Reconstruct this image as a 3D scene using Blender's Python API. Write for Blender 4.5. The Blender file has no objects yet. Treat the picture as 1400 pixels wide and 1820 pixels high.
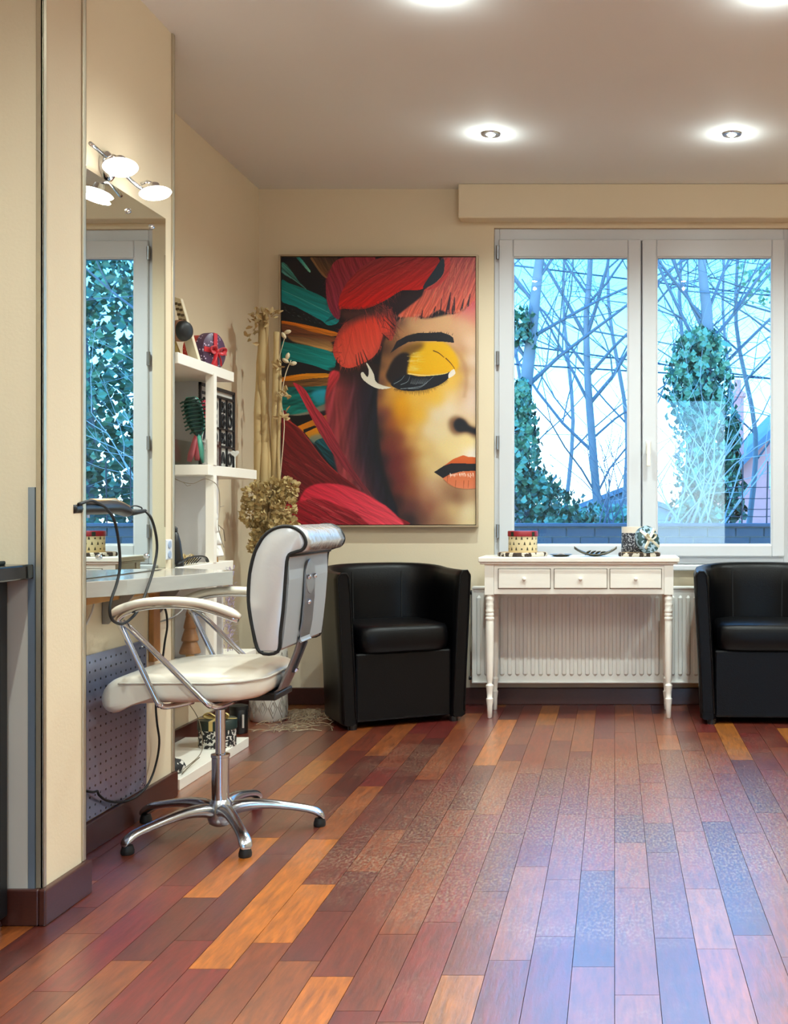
import bpy, math, random
import numpy as np
from mathutils import Vector, Matrix

# ------------------------------------------------------------------ camera
F_PX, VPX, VPY, CAM_Z = 2050.0, 1092.0, 910.0, 1.0
scene = bpy.context.scene
col = scene.collection
cam_data = bpy.data.cameras.new('camera')
cam = bpy.data.objects.new('camera', cam_data)
col.objects.link(cam)
cam.location = (0, 0, CAM_Z)
cam.rotation_euler = (math.pi / 2, 0, 0)
cam_data.sensor_fit = 'AUTO'
cam_data.sensor_width = 36.0
cam_data.lens = F_PX / 1820.0 * 36.0
cam_data.shift_x = -(VPX - 700.0) / 1820.0
cam_data.shift_y = 0.0
cam_data.clip_start = 0.05
cam_data.clip_end = 300
scene.camera = cam

# ------------------------------------------------------------------ view
scene.view_settings.view_transform = 'Standard'
scene.view_settings.look = 'None'
scene.view_settings.gamma = 1.0
scene.view_settings.use_curve_mapping = False
scene.view_settings.exposure = 1.3
scene.cycles.max_bounces = 7
scene.cycles.use_adaptive_sampling = True
scene.cycles.adaptive_threshold = 0.03
scene.cycles.diffuse_bounces = 4
scene.cycles.glossy_bounces = 5
scene.cycles.transmission_bounces = 4
scene.cycles.transparent_max_bounces = 8
scene.cycles.sample_clamp_indirect = 4.0
scene.cycles.caustics_reflective = False
scene.cycles.caustics_refractive = False
try:
    scene.cycles.use_denoising = True
except Exception:
    pass

def lin(c):
    return tuple((v / 255 / 12.92) if v / 255 <= 0.04045 else ((v / 255 + 0.055) / 1.055) ** 2.4 for v in c[:3])

# ------------------------------------------------------------------ sky: cool overcast, white near the horizon
SKY = 3.9
world = bpy.data.worlds.new('world')
scene.world = world
world.use_nodes = True
nt = world.node_tree
for n in list(nt.nodes):
    nt.nodes.remove(n)
w_out = nt.nodes.new('ShaderNodeOutputWorld')
w_bg = nt.nodes.new('ShaderNodeBackground')
w_tc = nt.nodes.new('ShaderNodeTexCoord')
w_sep = nt.nodes.new('ShaderNodeSeparateXYZ')
w_map = nt.nodes.new('ShaderNodeMapping')
w_map.inputs['Scale'].default_value = (3.0, 3.0, 9.0)
w_noise = nt.nodes.new('ShaderNodeTexNoise')
w_noise.inputs['Scale'].default_value = 2.2
w_noise.inputs['Detail'].default_value = 4
w_ma = nt.nodes.new('ShaderNodeMath'); w_ma.operation = 'MULTIPLY_ADD'
w_ma.inputs[1].default_value = 0.10
w_sub = nt.nodes.new('ShaderNodeMath'); w_sub.operation = 'SUBTRACT'
w_sub.inputs[1].default_value = 0.05
w_ramp = nt.nodes.new('ShaderNodeValToRGB')
cr = w_ramp.color_ramp
cr.elements[0].position = 0.0; cr.elements[0].color = (0.80, 0.95, 1.0, 1)
cr.elements[1].position = 1.0; cr.elements[1].color = (0.10, 0.34, 0.80, 1)
for p, c in ((0.05, (0.62, 0.86, 1.0, 1)), (0.10, (0.20, 0.52, 0.86, 1)), (0.20, (0.09, 0.35, 0.72, 1)), (0.45, (0.08, 0.30, 0.70, 1))):
    e = cr.elements.new(p); e.color = c
L = nt.links.new
L(w_tc.outputs['Generated'], w_sep.inputs[0])
L(w_tc.outputs['Generated'], w_map.inputs['Vector'])
L(w_map.outputs[0], w_noise.inputs['Vector'])
L(w_noise.outputs[0], w_ma.inputs[0])
L(w_sep.outputs['Z'], w_ma.inputs[2])
L(w_ma.outputs[0], w_sub.inputs[0])
L(w_sub.outputs[0], w_ramp.inputs[0])
L(w_ramp.outputs[0], w_bg.inputs['Color'])
w_bg.inputs['Strength'].default_value = SKY
L(w_bg.outputs[0], w_out.inputs['Surface'])

SPOT_W = 40.0      # each recessed ceiling spotlight
LAMP_W = 2.2       # each head of the mirror lamp

# ------------------------------------------------------------------ helpers
random.seed(7)
rng = np.random.default_rng(7)
FLOOR, CEIL = 0.0, 2.68
BACK = 6.0

def P_d(px, py, d):
    """photo pixel at depth d -> world point"""
    s = F_PX / d
    return Vector(((px - VPX) / s, d, CAM_Z + (VPY - py) / s))

def P_x(px, py, X):
    """photo pixel on the plane x = X -> world point"""
    s = (px - VPX) / X
    return Vector((X, F_PX / s, CAM_Z + (VPY - py) / s))

def wloc(o):
    v = Vector((0, 0, 0))
    while o is not None:
        v = v + Vector(o.location)
        o = o.parent
    return v

def thing(name, label, cat, loc=(0, 0, 0), group=None, kind=None):
    o = bpy.data.objects.new(name, None)
    o.empty_display_size = 0.05
    col.objects.link(o)
    o.location = loc
    if label: o['label'] = label
    if cat: o['category'] = cat
    if group: o['group'] = group
    if kind: o['kind'] = kind
    return o

def tag(o, label, cat, group=None, kind=None):
    o['label'] = label
    if cat: o['category'] = cat
    if group: o['group'] = group
    if kind: o['kind'] = kind
    return o

def struct(o, label=None):
    o['kind'] = 'structure'
    if label: o['label'] = label
    return o

class G:
    """collects shapes, then links them as one mesh object (world coordinates)"""
    def __init__(self):
        self.v = []; self.f = []
    def add(self, vs, fs):
        b = len(self.v)
        self.v.extend([tuple(p) for p in vs])
        self.f.extend([tuple(i + b for i in f) for f in fs])
        return self
    def box(self, x0, x1, y0, y1, z0, z1):
        return self.add([(x0, y0, z0), (x1, y0, z0), (x1, y1, z0), (x0, y1, z0), (x0, y0, z1), (x1, y0, z1), (x1, y1, z1), (x0, y1, z1)],
                        [(3, 2, 1, 0), (4, 5, 6, 7), (0, 1, 5, 4), (1, 2, 6, 5), (2, 3, 7, 6), (3, 0, 4, 7)])
    def loft(self, loops, cap=True, closed=False):
        n = len(loops[0]); m = len(loops)
        vs = [p for l in loops for p in l]; fs = []
        for i in range(m if closed else m - 1):
            a = i * n; b = ((i + 1) % m) * n
            for j in range(n):
                k = (j + 1) % n
                fs.append((a + j, a + k, b + k, b + j))
        if cap and not closed:
            fs.append(tuple(range(n - 1, -1, -1)))
            fs.append(tuple((m - 1) * n + j for j in range(n)))
        return self.add(vs, fs)
    def tube(self, pts, r, n=8, closed=False, flat=None, cap=True):
        pts = [Vector(p) for p in pts]
        m = len(pts)
        rs = r if isinstance(r, (list, tuple)) else [r] * m
        loops = []; up = None
        for i, p in enumerate(pts):
            a = pts[(i - 1) % m] if (closed or i > 0) else p
            b = pts[(i + 1) % m] if (closed or i < m - 1) else p
            t = (b - a)
            if t.length < 1e-9: t = Vector((0, 0, 1))
            t.normalize()
            if up is None:
                up = Vector((0, 0, 1)) if abs(t.z) < 0.9 else Vector((0, 1, 0))
            s = t.cross(up)
            if s.length < 1e-6: s = t.cross(Vector((1, 0, 0)))
            s.normalize()
            u = s.cross(t); u.normalize(); up = u
            ru = rs[i] * (flat if flat else 1.0)
            loops.append([p + s * (math.cos(2 * math.pi * k / n) * rs[i]) + u * (math.sin(2 * math.pi * k / n) * ru) for k in range(n)])
        return self.loft(loops, cap=cap, closed=closed)
    def cyl(self, p0, p1, r0, r1=None, n=20):
        return self.tube([p0, p1], [r0, r0 if r1 is None else r1], n)
    def lathe(self, prof, c=(0, 0, 0), n=24, axis=None):
        """prof: (radius, height) pairs around a vertical axis at c, or around `axis`"""
        c = Vector(c)
        q = Vector((0, 0, 1)).rotation_difference(Vector(axis).normalized()).to_matrix() if axis is not None else None
        loops = []
        for r, h in prof:
            l = []
            for k in range(n):
                v = Vector((max(r, 1e-4) * math.cos(2 * math.pi * k / n), max(r, 1e-4) * math.sin(2 * math.pi * k / n), h))
                l.append(c + (q @ v if q else v))
            loops.append(l)
        return self.loft(loops)
    def prism(self, poly, a0, a1, plane='xy'):
        """polygon extruded along the third axis"""
        def mk(p, a):
            if plane == 'xy': return (p[0], p[1], a)
            if plane == 'xz': return (p[0], a, p[1])
            return (a, p[0], p[1])
        return self.loft([[mk(p, a0) for p in poly], [mk(p, a1) for p in poly]])
    def ball(self, c, r, n=12, sz=1.0):
        prof = [(r * math.cos(t), r * sz * math.sin(t)) for t in [math.pi * (i / 8 - 0.5) for i in range(9)]]
        return self.lathe(prof, c, n)
    def build(self, name, mat, parent=None, smooth=False, bevel=0.0, seg=2, sub=0, fix=True):
        me = bpy.data.meshes.new(name)
        me.from_pydata(self.v, [], self.f)
        me.update()
        if fix:
            import bmesh
            bm = bmesh.new(); bm.from_mesh(me)
            bmesh.ops.recalc_face_normals(bm, faces=bm.faces)
            bm.to_mesh(me); bm.free()
        o = bpy.data.objects.new(name, me)
        col.objects.link(o)
        if mat is not None: me.materials.append(mat)
        if parent is not None:
            w = wloc(parent)
            o.parent = parent
            o.location = -w
        if bevel:
            md = o.modifiers.new('bevel', 'BEVEL'); md.width = bevel; md.segments = seg
            md.limit_method = 'ANGLE'; md.angle_limit = math.radians(40)
        if sub:
            md = o.modifiers.new('sub', 'SUBSURF'); md.levels = sub; md.render_levels = sub
        if smooth:
            me.polygons.foreach_set('use_smooth', [True] * len(me.polygons))
            if smooth == 'auto' or bevel:
                try:
                    me.set_sharp_from_angle(angle=math.radians(45))
                except Exception:
                    pass
        return o

def spline(pts, k=6, closed=False):
    """Catmull-Rom through the points"""
    pts = [Vector(p) for p in pts]
    n = len(pts); out = []
    rngi = range(n if closed else n - 1)
    for i in rngi:
        p0 = pts[(i - 1) % n] if (closed or i > 0) else pts[i]
        p1 = pts[i]; p2 = pts[(i + 1) % n]
        p3 = pts[(i + 2) % n] if (closed or i < n - 2) else p2
        for j in range(k):
            t = j / k
            out.append(0.5 * ((2 * p1) + (p2 - p0) * t + (2 * p0 - 5 * p1 + 4 * p2 - p3) * t * t + (3 * p1 - p0 - 3 * p2 + p3) * t ** 3))
    if not closed: out.append(pts[-1])
    return out

# ------------------------------------------------------------------ materials
MATS = {}
def mat(name, c, rough=0.5, metal=0.0, spec=0.5, var=0.0, vscale=8.0, bump=0.0, bscale=60.0, coat=0.0, coat_r=0.1, emit=None, estr=0.0, stretch=None, ior=1.5, sheen=0.0):
    if name in MATS: return MATS[name]
    m = bpy.data.materials.new(name); m.use_nodes = True
    t = m.node_tree; b = t.nodes['Principled BSDF']
    cl = lin(c)
    b.inputs['Base Color'].default_value = (*cl, 1)
    b.inputs['Roughness'].default_value = rough
    b.inputs['Metallic'].default_value = metal
    b.inputs['Specular IOR Level'].default_value = spec
    b.inputs['IOR'].default_value = ior
    b.inputs['Coat Weight'].default_value = coat
    b.inputs['Coat Roughness'].default_value = coat_r
    if sheen: b.inputs['Sheen Weight'].default_value = sheen
    if emit is not None:
        b.inputs['Emission Color'].default_value = (*emit, 1)
        b.inputs['Emission Strength'].default_value = estr
    tc = None
    def coords():
        x = t.nodes.new('ShaderNodeTexCoord')
        mp = t.nodes.new('ShaderNodeMapping')
        if stretch: mp.inputs['Scale'].default_value = stretch
        t.links.new(x.outputs['Object'], mp.inputs['Vector'])
        return mp.outputs[0]
    if var > 0:
        v = coords()
        no = t.nodes.new('ShaderNodeTexNoise'); no.inputs['Scale'].default_value = vscale; no.inputs['Detail'].default_value = 5
        t.links.new(v, no.inputs['Vector'])
        mx = t.nodes.new('ShaderNodeMix'); mx.data_type = 'RGBA'
        mx.inputs[6].default_value = (*[max(0, x * (1 - var)) for x in cl], 1)
        mx.inputs[7].default_value = (*[min(1, x * (1 + var)) for x in cl], 1)
        t.links.new(no.outputs[0], mx.inputs[0])
        t.links.new(mx.outputs[2], b.inputs['Base Color'])
    if bump > 0:
        v = coords()
        no = t.nodes.new('ShaderNodeTexNoise'); no.inputs['Scale'].default_value = bscale; no.inputs['Detail'].default_value = 4
        t.links.new(v, no.inputs['Vector'])
        bp = t.nodes.new('ShaderNodeBump'); bp.inputs['Strength'].default_value = bump; bp.inputs['Distance'].default_value = 0.01
        t.links.new(no.outputs[0], bp.inputs['Height'])
        t.links.new(bp.outputs[0], b.inputs['Normal'])
    MATS[name] = m
    return m

def dots(name, base, spot, scale=60.0, thr=0.28, rough=0.6, stretch=(1, 1, 1), randomness=0.7):
    """printed spots"""
    if name in MATS: return MATS[name]
    m = mat(name, base, rough)
    t = m.node_tree; b = t.nodes['Principled BSDF']
    x = t.nodes.new('ShaderNodeTexCoord'); mp = t.nodes.new('ShaderNodeMapping'); mp.inputs['Scale'].default_value = stretch
    vo = t.nodes.new('ShaderNodeTexVoronoi'); vo.inputs['Scale'].default_value = scale; vo.inputs['Randomness'].default_value = randomness
    lt = t.nodes.new('ShaderNodeMath'); lt.operation = 'LESS_THAN'; lt.inputs[1].default_value = thr
    mx = t.nodes.new('ShaderNodeMix'); mx.data_type = 'RGBA'
    mx.inputs[6].default_value = (*lin(base), 1); mx.inputs[7].default_value = (*lin(spot), 1)
    t.links.new(x.outputs['Object'], mp.inputs['Vector']); t.links.new(mp.outputs[0], vo.inputs['Vector'])
    t.links.new(vo.outputs['Distance'], lt.inputs[0]); t.links.new(lt.outputs[0], mx.inputs[0])
    t.links.new(mx.outputs[2], b.inputs['Base Color'])
    return m

def marks(name, base, spot, scale=80.0, lo=0.52, rough=0.6, stretch=(1, 1, 1)):
    """printed scribble marks (noise threshold)"""
    m = mat(name, base, rough)
    t = m.node_tree; b = t.nodes['Principled BSDF']
    x = t.nodes.new('ShaderNodeTexCoord'); mp = t.nodes.new('ShaderNodeMapping'); mp.inputs['Scale'].default_value = stretch
    vo = t.nodes.new('ShaderNodeTexNoise'); vo.inputs['Scale'].default_value = scale; vo.inputs['Detail'].default_value = 1
    lt = t.nodes.new('ShaderNodeMath'); lt.operation = 'GREATER_THAN'; lt.inputs[1].default_value = lo
    mx = t.nodes.new('ShaderNodeMix'); mx.data_type = 'RGBA'
    mx.inputs[6].default_value = (*lin(base), 1); mx.inputs[7].default_value = (*lin(spot), 1)
    t.links.new(x.outputs['Object'], mp.inputs['Vector']); t.links.new(mp.outputs[0], vo.inputs['Vector'])
    t.links.new(vo.outputs[0], lt.inputs[0]); t.links.new(lt.outputs[0], mx.inputs[0])
    t.links.new(mx.outputs[2], b.inputs['Base Color'])
    return m

WALL = mat('wall_paint', (224, 209, 182), 0.7, spec=0.25, var=0.03, vscale=1.5, bump=0.05, bscale=120)
CEILM = mat('ceiling_paint', (228, 229, 230), 0.75, spec=0.2, var=0.02, vscale=1.2)
WHITE = mat('white_lacquer', (236, 233, 224), 0.35, spec=0.5)
PVC = mat('white_plastic_frame', (208, 211, 216), 0.35)
CHROME = mat('chrome', (205, 206, 210), 0.12, metal=1.0)
ALU = mat('polished_aluminium', (190, 194, 200), 0.22, metal=1.0, bump=0.02, bscale=200)
TRIMM = mat('brushed_trim', (196, 186, 164), 0.35, metal=0.75)
BLACKP = mat('black_plastic', (14, 14, 16), 0.35)
BLACKC = mat('black_rubber', (12, 12, 13), 0.55)
MIRROR = mat('mirror_glass', (232, 240, 238), 0.0, metal=1.0)
MAHOG = mat('mahogany_skirting', (66, 30, 23), 0.38, var=0.35, vscale=30, stretch=(3, 3, 12), coat=0.2)
LEATHER = mat('black_leather', (4, 4, 6), 0.36, bump=0.10, bscale=220, spec=0.2)
STEEL = mat('grey_steel', (150, 152, 156), 0.3, metal=0.9)
# ------------------------------------------------------------------ the room shell
LW, AW, PX_, RW, RY = -1.85, -1.555, -1.39, 2.6, -2.6
PIL0, PIL1, ALC1 = 2.80, 3.02, 4.06

# floor planks
def floor_material():
    m = bpy.data.materials.new('parquet'); m.use_nodes = True
    t = m.node_tree; b = t.nodes['Principled BSDF']; N = t.nodes.new; K = t.links.new
    oi = N('ShaderNodeObjectInfo'); tc = N('ShaderNodeTexCoord'); geo = N('ShaderNodeNewGeometry')
    # grain, shifted per plank
    add = N('ShaderNodeVectorMath'); add.operation = 'ADD'
    sc_ = N('ShaderNodeMath'); sc_.operation = 'MULTIPLY'; sc_.inputs[1].default_value = 37.0
    K(oi.outputs['Random'], sc_.inputs[0]); K(geo.outputs['Position'], add.inputs[0]); K(sc_.outputs[0], add.inputs[1])
    mp = N('ShaderNodeMapping'); mp.inputs['Scale'].default_value = (34, 4.5, 1)
    K(add.outputs[0], mp.inputs['Vector'])
    n1 = N('ShaderNodeTexNoise'); n1.inputs['Scale'].default_value = 2.2; n1.inputs['Detail'].default_value = 8; n1.inputs['Roughness'].default_value = 0.65
    K(mp.outputs[0], n1.inputs['Vector'])
    r1 = N('ShaderNodeMapRange'); r1.inputs[1].default_value = 0.25; r1.inputs[2].default_value = 0.75; r1.inputs[3].default_value = 0.35; r1.inputs[4].default_value = 1.65
    K(n1.outputs[0], r1.inputs[0])
    mul = N('ShaderNodeMix'); mul.data_type = 'RGBA'; mul.blend_type = 'MULTIPLY'; mul.inputs[0].default_value = 1.0
    K(oi.outputs['Color'], mul.inputs[6]); K(r1.outputs[0], mul.inputs[7])
    # scuffed traffic area in the middle of the room
    n2 = N('ShaderNodeTexNoise'); n2.inputs['Scale'].default_value = 1.7; n2.inputs['Detail'].default_value = 7; n2.inputs['Roughness'].default_value = 0.7
    K(geo.outputs['Position'], n2.inputs['Vector'])
    sub = N('ShaderNodeVectorMath'); sub.operation = 'SUBTRACT'; sub.inputs[1].default_value = (-0.05, 3.9, 0)
    K(geo.outputs['Position'], sub.inputs[0])
    mp2 = N('ShaderNodeMapping'); mp2.inputs['Scale'].default_value = (0.85, 0.62, 1)
    K(sub.outputs[0], mp2.inputs['Vector'])
    ln = N('ShaderNodeVectorMath'); ln.operation = 'LENGTH'; K(mp2.outputs[0], ln.inputs[0])
    rr = N('ShaderNodeMapRange'); rr.inputs[1].default_value = 0.2; rr.inputs[2].default_value = 1.1; rr.inputs[3].default_value = 0.22; rr.inputs[4].default_value = -0.16
    K(ln.outputs['Value'], rr.inputs[0])
    ad2 = N('ShaderNodeMath'); ad2.operation = 'ADD'; K(n2.outputs[0], ad2.inputs[0]); K(rr.outputs[0], ad2.inputs[1])
    r2 = N('ShaderNodeMapRange'); r2.inputs[1].default_value = 0.42; r2.inputs[2].default_value = 0.66; r2.inputs[4].default_value = 0.75
    K(ad2.outputs[0], r2.inputs[0])
    # fine scratches break the scuffing up
    mp3 = N('ShaderNodeMapping'); mp3.inputs['Scale'].default_value = (70, 30, 1); K(geo.outputs['Position'], mp3.inputs['Vector'])
    n3 = N('ShaderNodeTexNoise'); n3.inputs['Scale'].default_value = 2.0; n3.inputs['Detail'].default_value = 6; K(mp3.outputs[0], n3.inputs['Vector'])
    r3 = N('ShaderNodeMapRange'); r3.inputs[1].default_value = 0.44; r3.inputs[2].default_value = 0.66; K(n3.outputs[0], r3.inputs[0])
    mm = N('ShaderNodeMath'); mm.operation = 'MULTIPLY'; K(r2.outputs[0], mm.inputs[0]); K(r3.outputs[0], mm.inputs[1])
    wear = N('ShaderNodeMix'); wear.data_type = 'RGBA'; wear.inputs[7].default_value = (*lin((168, 142, 116)), 1)
    K(mm.outputs[0], wear.inputs[0]); K(mul.outputs[2], wear.inputs[6])
    K(wear.outputs[2], b.inputs['Base Color'])
    rg = N('ShaderNodeMapRange'); rg.inputs[1].default_value = 0.0; rg.inputs[2].default_value = 1.0; rg.inputs[3].default_value = 0.24; rg.inputs[4].default_value = 0.40
    K(n3.outputs[0], rg.inputs[0]); K(rg.outputs[0], b.inputs['Roughness'])
    b.inputs['Specular IOR Level'].default_value = 0.25
    b.inputs['IOR'].default_value = 1.5
    b.inputs['Coat Weight'].default_value = 1.0
    b.inputs['Coat Roughness'].default_value = 0.30
    b.inputs['Coat IOR'].default_value = 2.35
    bp = N('ShaderNodeBump'); bp.inputs['Strength'].default_value = 0.16; bp.inputs['Distance'].default_value = 0.004
    K(n1.outputs[0], bp.inputs['Height']); K(bp.outputs[0], b.inputs['Normal'])
    K(bp.outputs[0], b.inputs['Coat Normal'])
    return m
PARQ = floor_material()

floor = struct(bpy.data.objects.new('floor', None), 'mahogany parquet floor of narrow glossy planks')
col.objects.link(floor)
g = G(); g.box(-2.4, RW, RY, BACK + 0.02, -0.06, -0.012)
g.build('subfloor', mat('floor_joint', (38, 20, 14), 0.8), floor)
PW = 0.0934
PAL = [(90, 26, 9), (104, 37, 12), (118, 51, 16), (130, 64, 20), (146, 82, 22), (98, 20, 11), (78, 22, 9), (122, 48, 11), (142, 70, 12)]
PWT = [4, 4, 4, 2.5, 1.6, 3, 2.5, 3, 1.4]
lens_ = [0.32, 0.42, 0.55, 0.68, 0.82, 1.0]
plank_me = {}
def plank_mesh(l):
    if l in plank_me: return plank_me[l]
    w = PW / 2 - 0.0007; e = 0.0005; hl = l / 2 - 0.0007
    vs = []
    for (a, b_, z) in ((w, hl, -0.012), (w, hl, 0.0)):
        vs += [(-a, -b_, z), (a, -b_, z), (a, b_, z), (-a, b_, z)]
    fs = [(4, 5, 6, 7)]
    for k in (0,):
        for j in range(4):
            fs.append((k + j, k + (j + 1) % 4, k + 4 + (j + 1) % 4, k + 4 + j))
    me = bpy.data.meshes.new('plank'); me.from_pydata(vs, [], fs); me.materials.append(PARQ); me.update()
    plank_me[l] = me
    return me
prng = random.Random(21)
field = {}
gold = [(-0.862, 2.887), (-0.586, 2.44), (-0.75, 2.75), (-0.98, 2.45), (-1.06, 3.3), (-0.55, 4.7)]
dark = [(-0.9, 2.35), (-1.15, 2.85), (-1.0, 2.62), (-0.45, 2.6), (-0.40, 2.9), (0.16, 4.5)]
nvis = 0
for i in range(-26, 28):
    x = (i + 0.5) * PW
    if x < -2.38 or x > RW - 0.02: continue
    y = RY - prng.random() * 0.8
    while y < BACK:
        l = prng.choice(lens_)
        y0, y1 = max(y, RY), min(y + l, BACK)
        yc = (y + y + l) / 2
        s0 = F_PX / max(0.3, y1)
        vis = False
        for yy in (y0, (y0 + y1) / 2, y1):
            if yy > 2.15:
                px = VPX + x * F_PX / yy
                if -60 < px < 1450 and x > -1.87: vis = True
        c = lin(prng.choices(PAL, PWT)[0])
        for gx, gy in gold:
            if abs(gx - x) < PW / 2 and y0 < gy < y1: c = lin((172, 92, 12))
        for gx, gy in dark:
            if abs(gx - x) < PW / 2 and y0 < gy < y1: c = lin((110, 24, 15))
        if vis and y1 - y0 > 0.05:
            nvis += 1
            o = bpy.data.objects.new('plank', plank_mesh(l)); col.objects.link(o); o.parent = floor
            sc_y = (y1 - y0) / l
            o.location = (x, (y0 + y1) / 2, 0); o.scale = (1, sc_y, 1)
            o.color = (*c, 1)
        else:
            field.setdefault(prng.randrange(4), G()).box(x - PW / 2 + .0007, x + PW / 2 - .0007, y0 + .0007, y1 - .0007, -0.012, 0)
        y += l
for k, gg in field.items():
    o = gg.build('plank_field', PARQ, floor, fix=False); o['kind'] = 'stuff'; o.color = (*lin(PAL[k]), 1)

# walls
WX0, WX1, WZ0, WZ1 = -0.628, 0.909, 0.727, 2.478
T = 0.28
g = G()
g.box(LW - 0.3, WX0, BACK, BACK + T, 0, CEIL); g.box(WX1, RW + .2, BACK, BACK + T, 0, CEIL)
g.box(WX0, WX1, BACK, BACK + T, 0, WZ0); g.box(WX0, WX1, BACK, BACK + T, WZ1, CEIL)
struct(g.build('wall_back', WALL), 'beige back wall with the window')
g = G(); g.box(LW - 0.3, LW, ALC1 - .1, BACK, 0, CEIL); struct(g.build('wall_left', WALL), 'beige left wall behind the shelf unit')
g = G(); g.box(-2.0, AW, PIL1, ALC1, 0, CEIL); struct(g.build('wall_alcove', WALL), 'beige wall carrying the mirror and worktop')
g = G(); g.box(-2.6, PX_, PIL0, PIL1, 0, CEIL); struct(g.build('wall_pillar', WALL), 'cream projecting pillar in the foreground')
g = G(); g.box(-2.6, -2.35, RY, PIL0, 0, CEIL); struct(g.build('wall_entry', WALL), 'cream wall beside the camera')
g = G(); g.box(RW, RW + .2, RY, BACK, 0, CEIL); struct(g.build('wall_right', WALL), 'beige wall outside the frame')
DX0, DX1, DZ1 = 0.42, 1.46, 2.47
g = G()
g.box(-2.6, DX0, RY - .2, RY, 0, CEIL); g.box(DX1, RW + .2, RY - .2, RY, 0, CEIL); g.box(DX0, DX1, RY - .2, RY, DZ1, CEIL)
struct(g.build('wall_rear', WALL), 'cream wall with the glazed entrance')
g = G(); g.box(-2.6, RW + .2, RY - .2, BACK + T, CEIL, CEIL + 0.12); struct(g.build('ceiling', CEILM), 'smooth off-white ceiling with recessed spotlights')

# glass
def glass(name, tint, power=1.0):
    m = bpy.data.materials.new(name); m.use_nodes = True
    t = m.node_tree
    for n in list(t.nodes): t.nodes.remove(n)
    o = t.nodes.new('ShaderNodeOutputMaterial'); mx = t.nodes.new('ShaderNodeMixShader')
    tr = t.nodes.new('ShaderNodeBsdfTransparent'); tr.inputs['Color'].default_value = (*tint, 1)
    gl = t.nodes.new('ShaderNodeBsdfGlossy'); gl.inputs['Roughness'].default_value = 0.0
    fr = t.nodes.new('ShaderNodeFresnel'); fr.inputs['IOR'].default_value = 1.5
    ml = t.nodes.new('ShaderNodeMath'); ml.operation = 'MULTIPLY'; ml.inputs[1].default_value = power; ml.use_clamp = True
    t.links.new(fr.outputs[0], ml.inputs[0]); t.links.new(ml.outputs[0], mx.inputs[0])
    t.links.new(tr.outputs[0], mx.inputs[1]); t.links.new(gl.outputs[0], mx.inputs[2]); t.links.new(mx.outputs[0], o.inputs['Surface'])
    return m
GLASS = glass('window_glass', (0.80, 0.95, 1.0), 1.0)
CLEAR = glass('clear_acrylic', (0.96, 0.97, 0.97), 0.5)

# window
win = struct(thing('window_1', None, None, (0.14, BACK, WZ0)), 'white double casement window looking on bare trees')
FY0, FY1 = BACK + 0.02, BACK + 0.09
def frame_rect(g, x0, x1, z0, z1, wl, wr, wb, wt, y0, y1):
    g.box(x0, x0 + wl, y0, y1, z0, z1); g.box(x1 - wr, x1, y0, y1, z0, z1)
    g.box(x0 + wl, x1 - wr, y0, y1, z0, z0 + wb); g.box(x0 + wl, x1 - wr, y0, y1, z1 - wt, z1)
g = G(); frame_rect(g, WX0, WX1, WZ0, WZ1, 0.028, 0.028, 0.045, 0.062, FY0, FY1); g.build('outer_frame', PVC, win, bevel=0.004)
CXM = 0.140
g = G(); g.box(CXM - .03, CXM + .03, FY0 + .02, FY1, WZ0 + .04, WZ1 - .06); g.build('mullion', PVC, win)
for k, (a, b_) in enumerate(((WX0 + 0.024, CXM - 0.004), (CXM + 0.004, WX1 - 0.024))):
    g = G(); frame_rect(g, a, b_, WZ0 + 0.04, WZ1 - 0.058, 0.075, 0.066, 0.062, 0.092, FY0 - 0.018, FY0 + 0.055)
    s = g.build('casement', PVC, win, bevel=0.006)
    zz0, zz1 = WZ0 + 0.102, WZ1 - 0.150
    g = G(); frame_rect(g, a + 0.071, b_ - 0.062, zz0 - .004, zz1 + .004, 0.010, 0.010, 0.010, 0.010, FY0 - 0.012, FY0 + .01)
    g.build('glazing_bead', PVC, s, bevel=0.003)
    g = G(); g.box(a + 0.07, b_ - 0.06, FY0 + 0.020, FY0 + 0.026, zz0 - .005, zz1 + .005)
    g.build('pane', GLASS, s)
    if k == 1:
        g = G(); c = P_d(1152, 795, FY0 - .03)
        g.box(c.x - .013, c.x + .013, FY0 - .026, FY0 - .018, c.z - .035, c.z + .035)
        g.box(c.x - .008, c.x + .008, FY0 - .06, FY0 - .026, c.z + .0, c.z + .02)
        g.box(c.x - .010, c.x + .010, FY0 - .065, FY0 - .05, c.z - .10, c.z + .022)
        g.build('handle', WHITE, s, bevel=0.004)
for zz in (2.35, 1.80, 1.36, 0.90):
    g = G(); g.cyl((WX0 + .02, FY0 - .022, zz - .035), (WX0 + .02, FY0 - .022, zz + .035), 0.009)
    g.build('hinge', STEEL, win)
g = G(); g.box(WX0 - .03, WX1 + .03, BACK - 0.045, BACK + .03, WZ0 - 0.03, WZ0)
g.build('window_sill', PVC, win, bevel=0.006)
g = G(); g.box(-0.80, 1.12, BACK - 0.10, BACK, 2.505, CEIL); struct(g.build('trim_1', WALL, bevel=0.006), 'boxed roller shutter housing above the window')

# glazed entrance behind the camera
door = struct(thing('door_1', None, None, ((DX0 + DX1) / 2, RY, 0)), 'glazed entrance door behind the viewer')
g = G(); frame_rect(g, DX0, DX1, 0, DZ1, 0.05, 0.05, 0.10, 0.05, RY - .10, RY - .04); g.build('door_frame', PVC, door, bevel=0.005)
g = G(); g.box(DX0 + .05, DX1 - .05, RY - .075, RY - .069, 0.10, DZ1 - .05); g.build('pane', CLEAR, door)
g = G(); g.tube([(DX0 + .09, RY - .02, 0.9), (DX0 + .09, RY - .01, 1.0), (DX0 + .09, RY - .01, 1.2), (DX0 + .09, RY - .02, 1.3)], 0.012); g.build('door_handle', CHROME, door)

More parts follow.
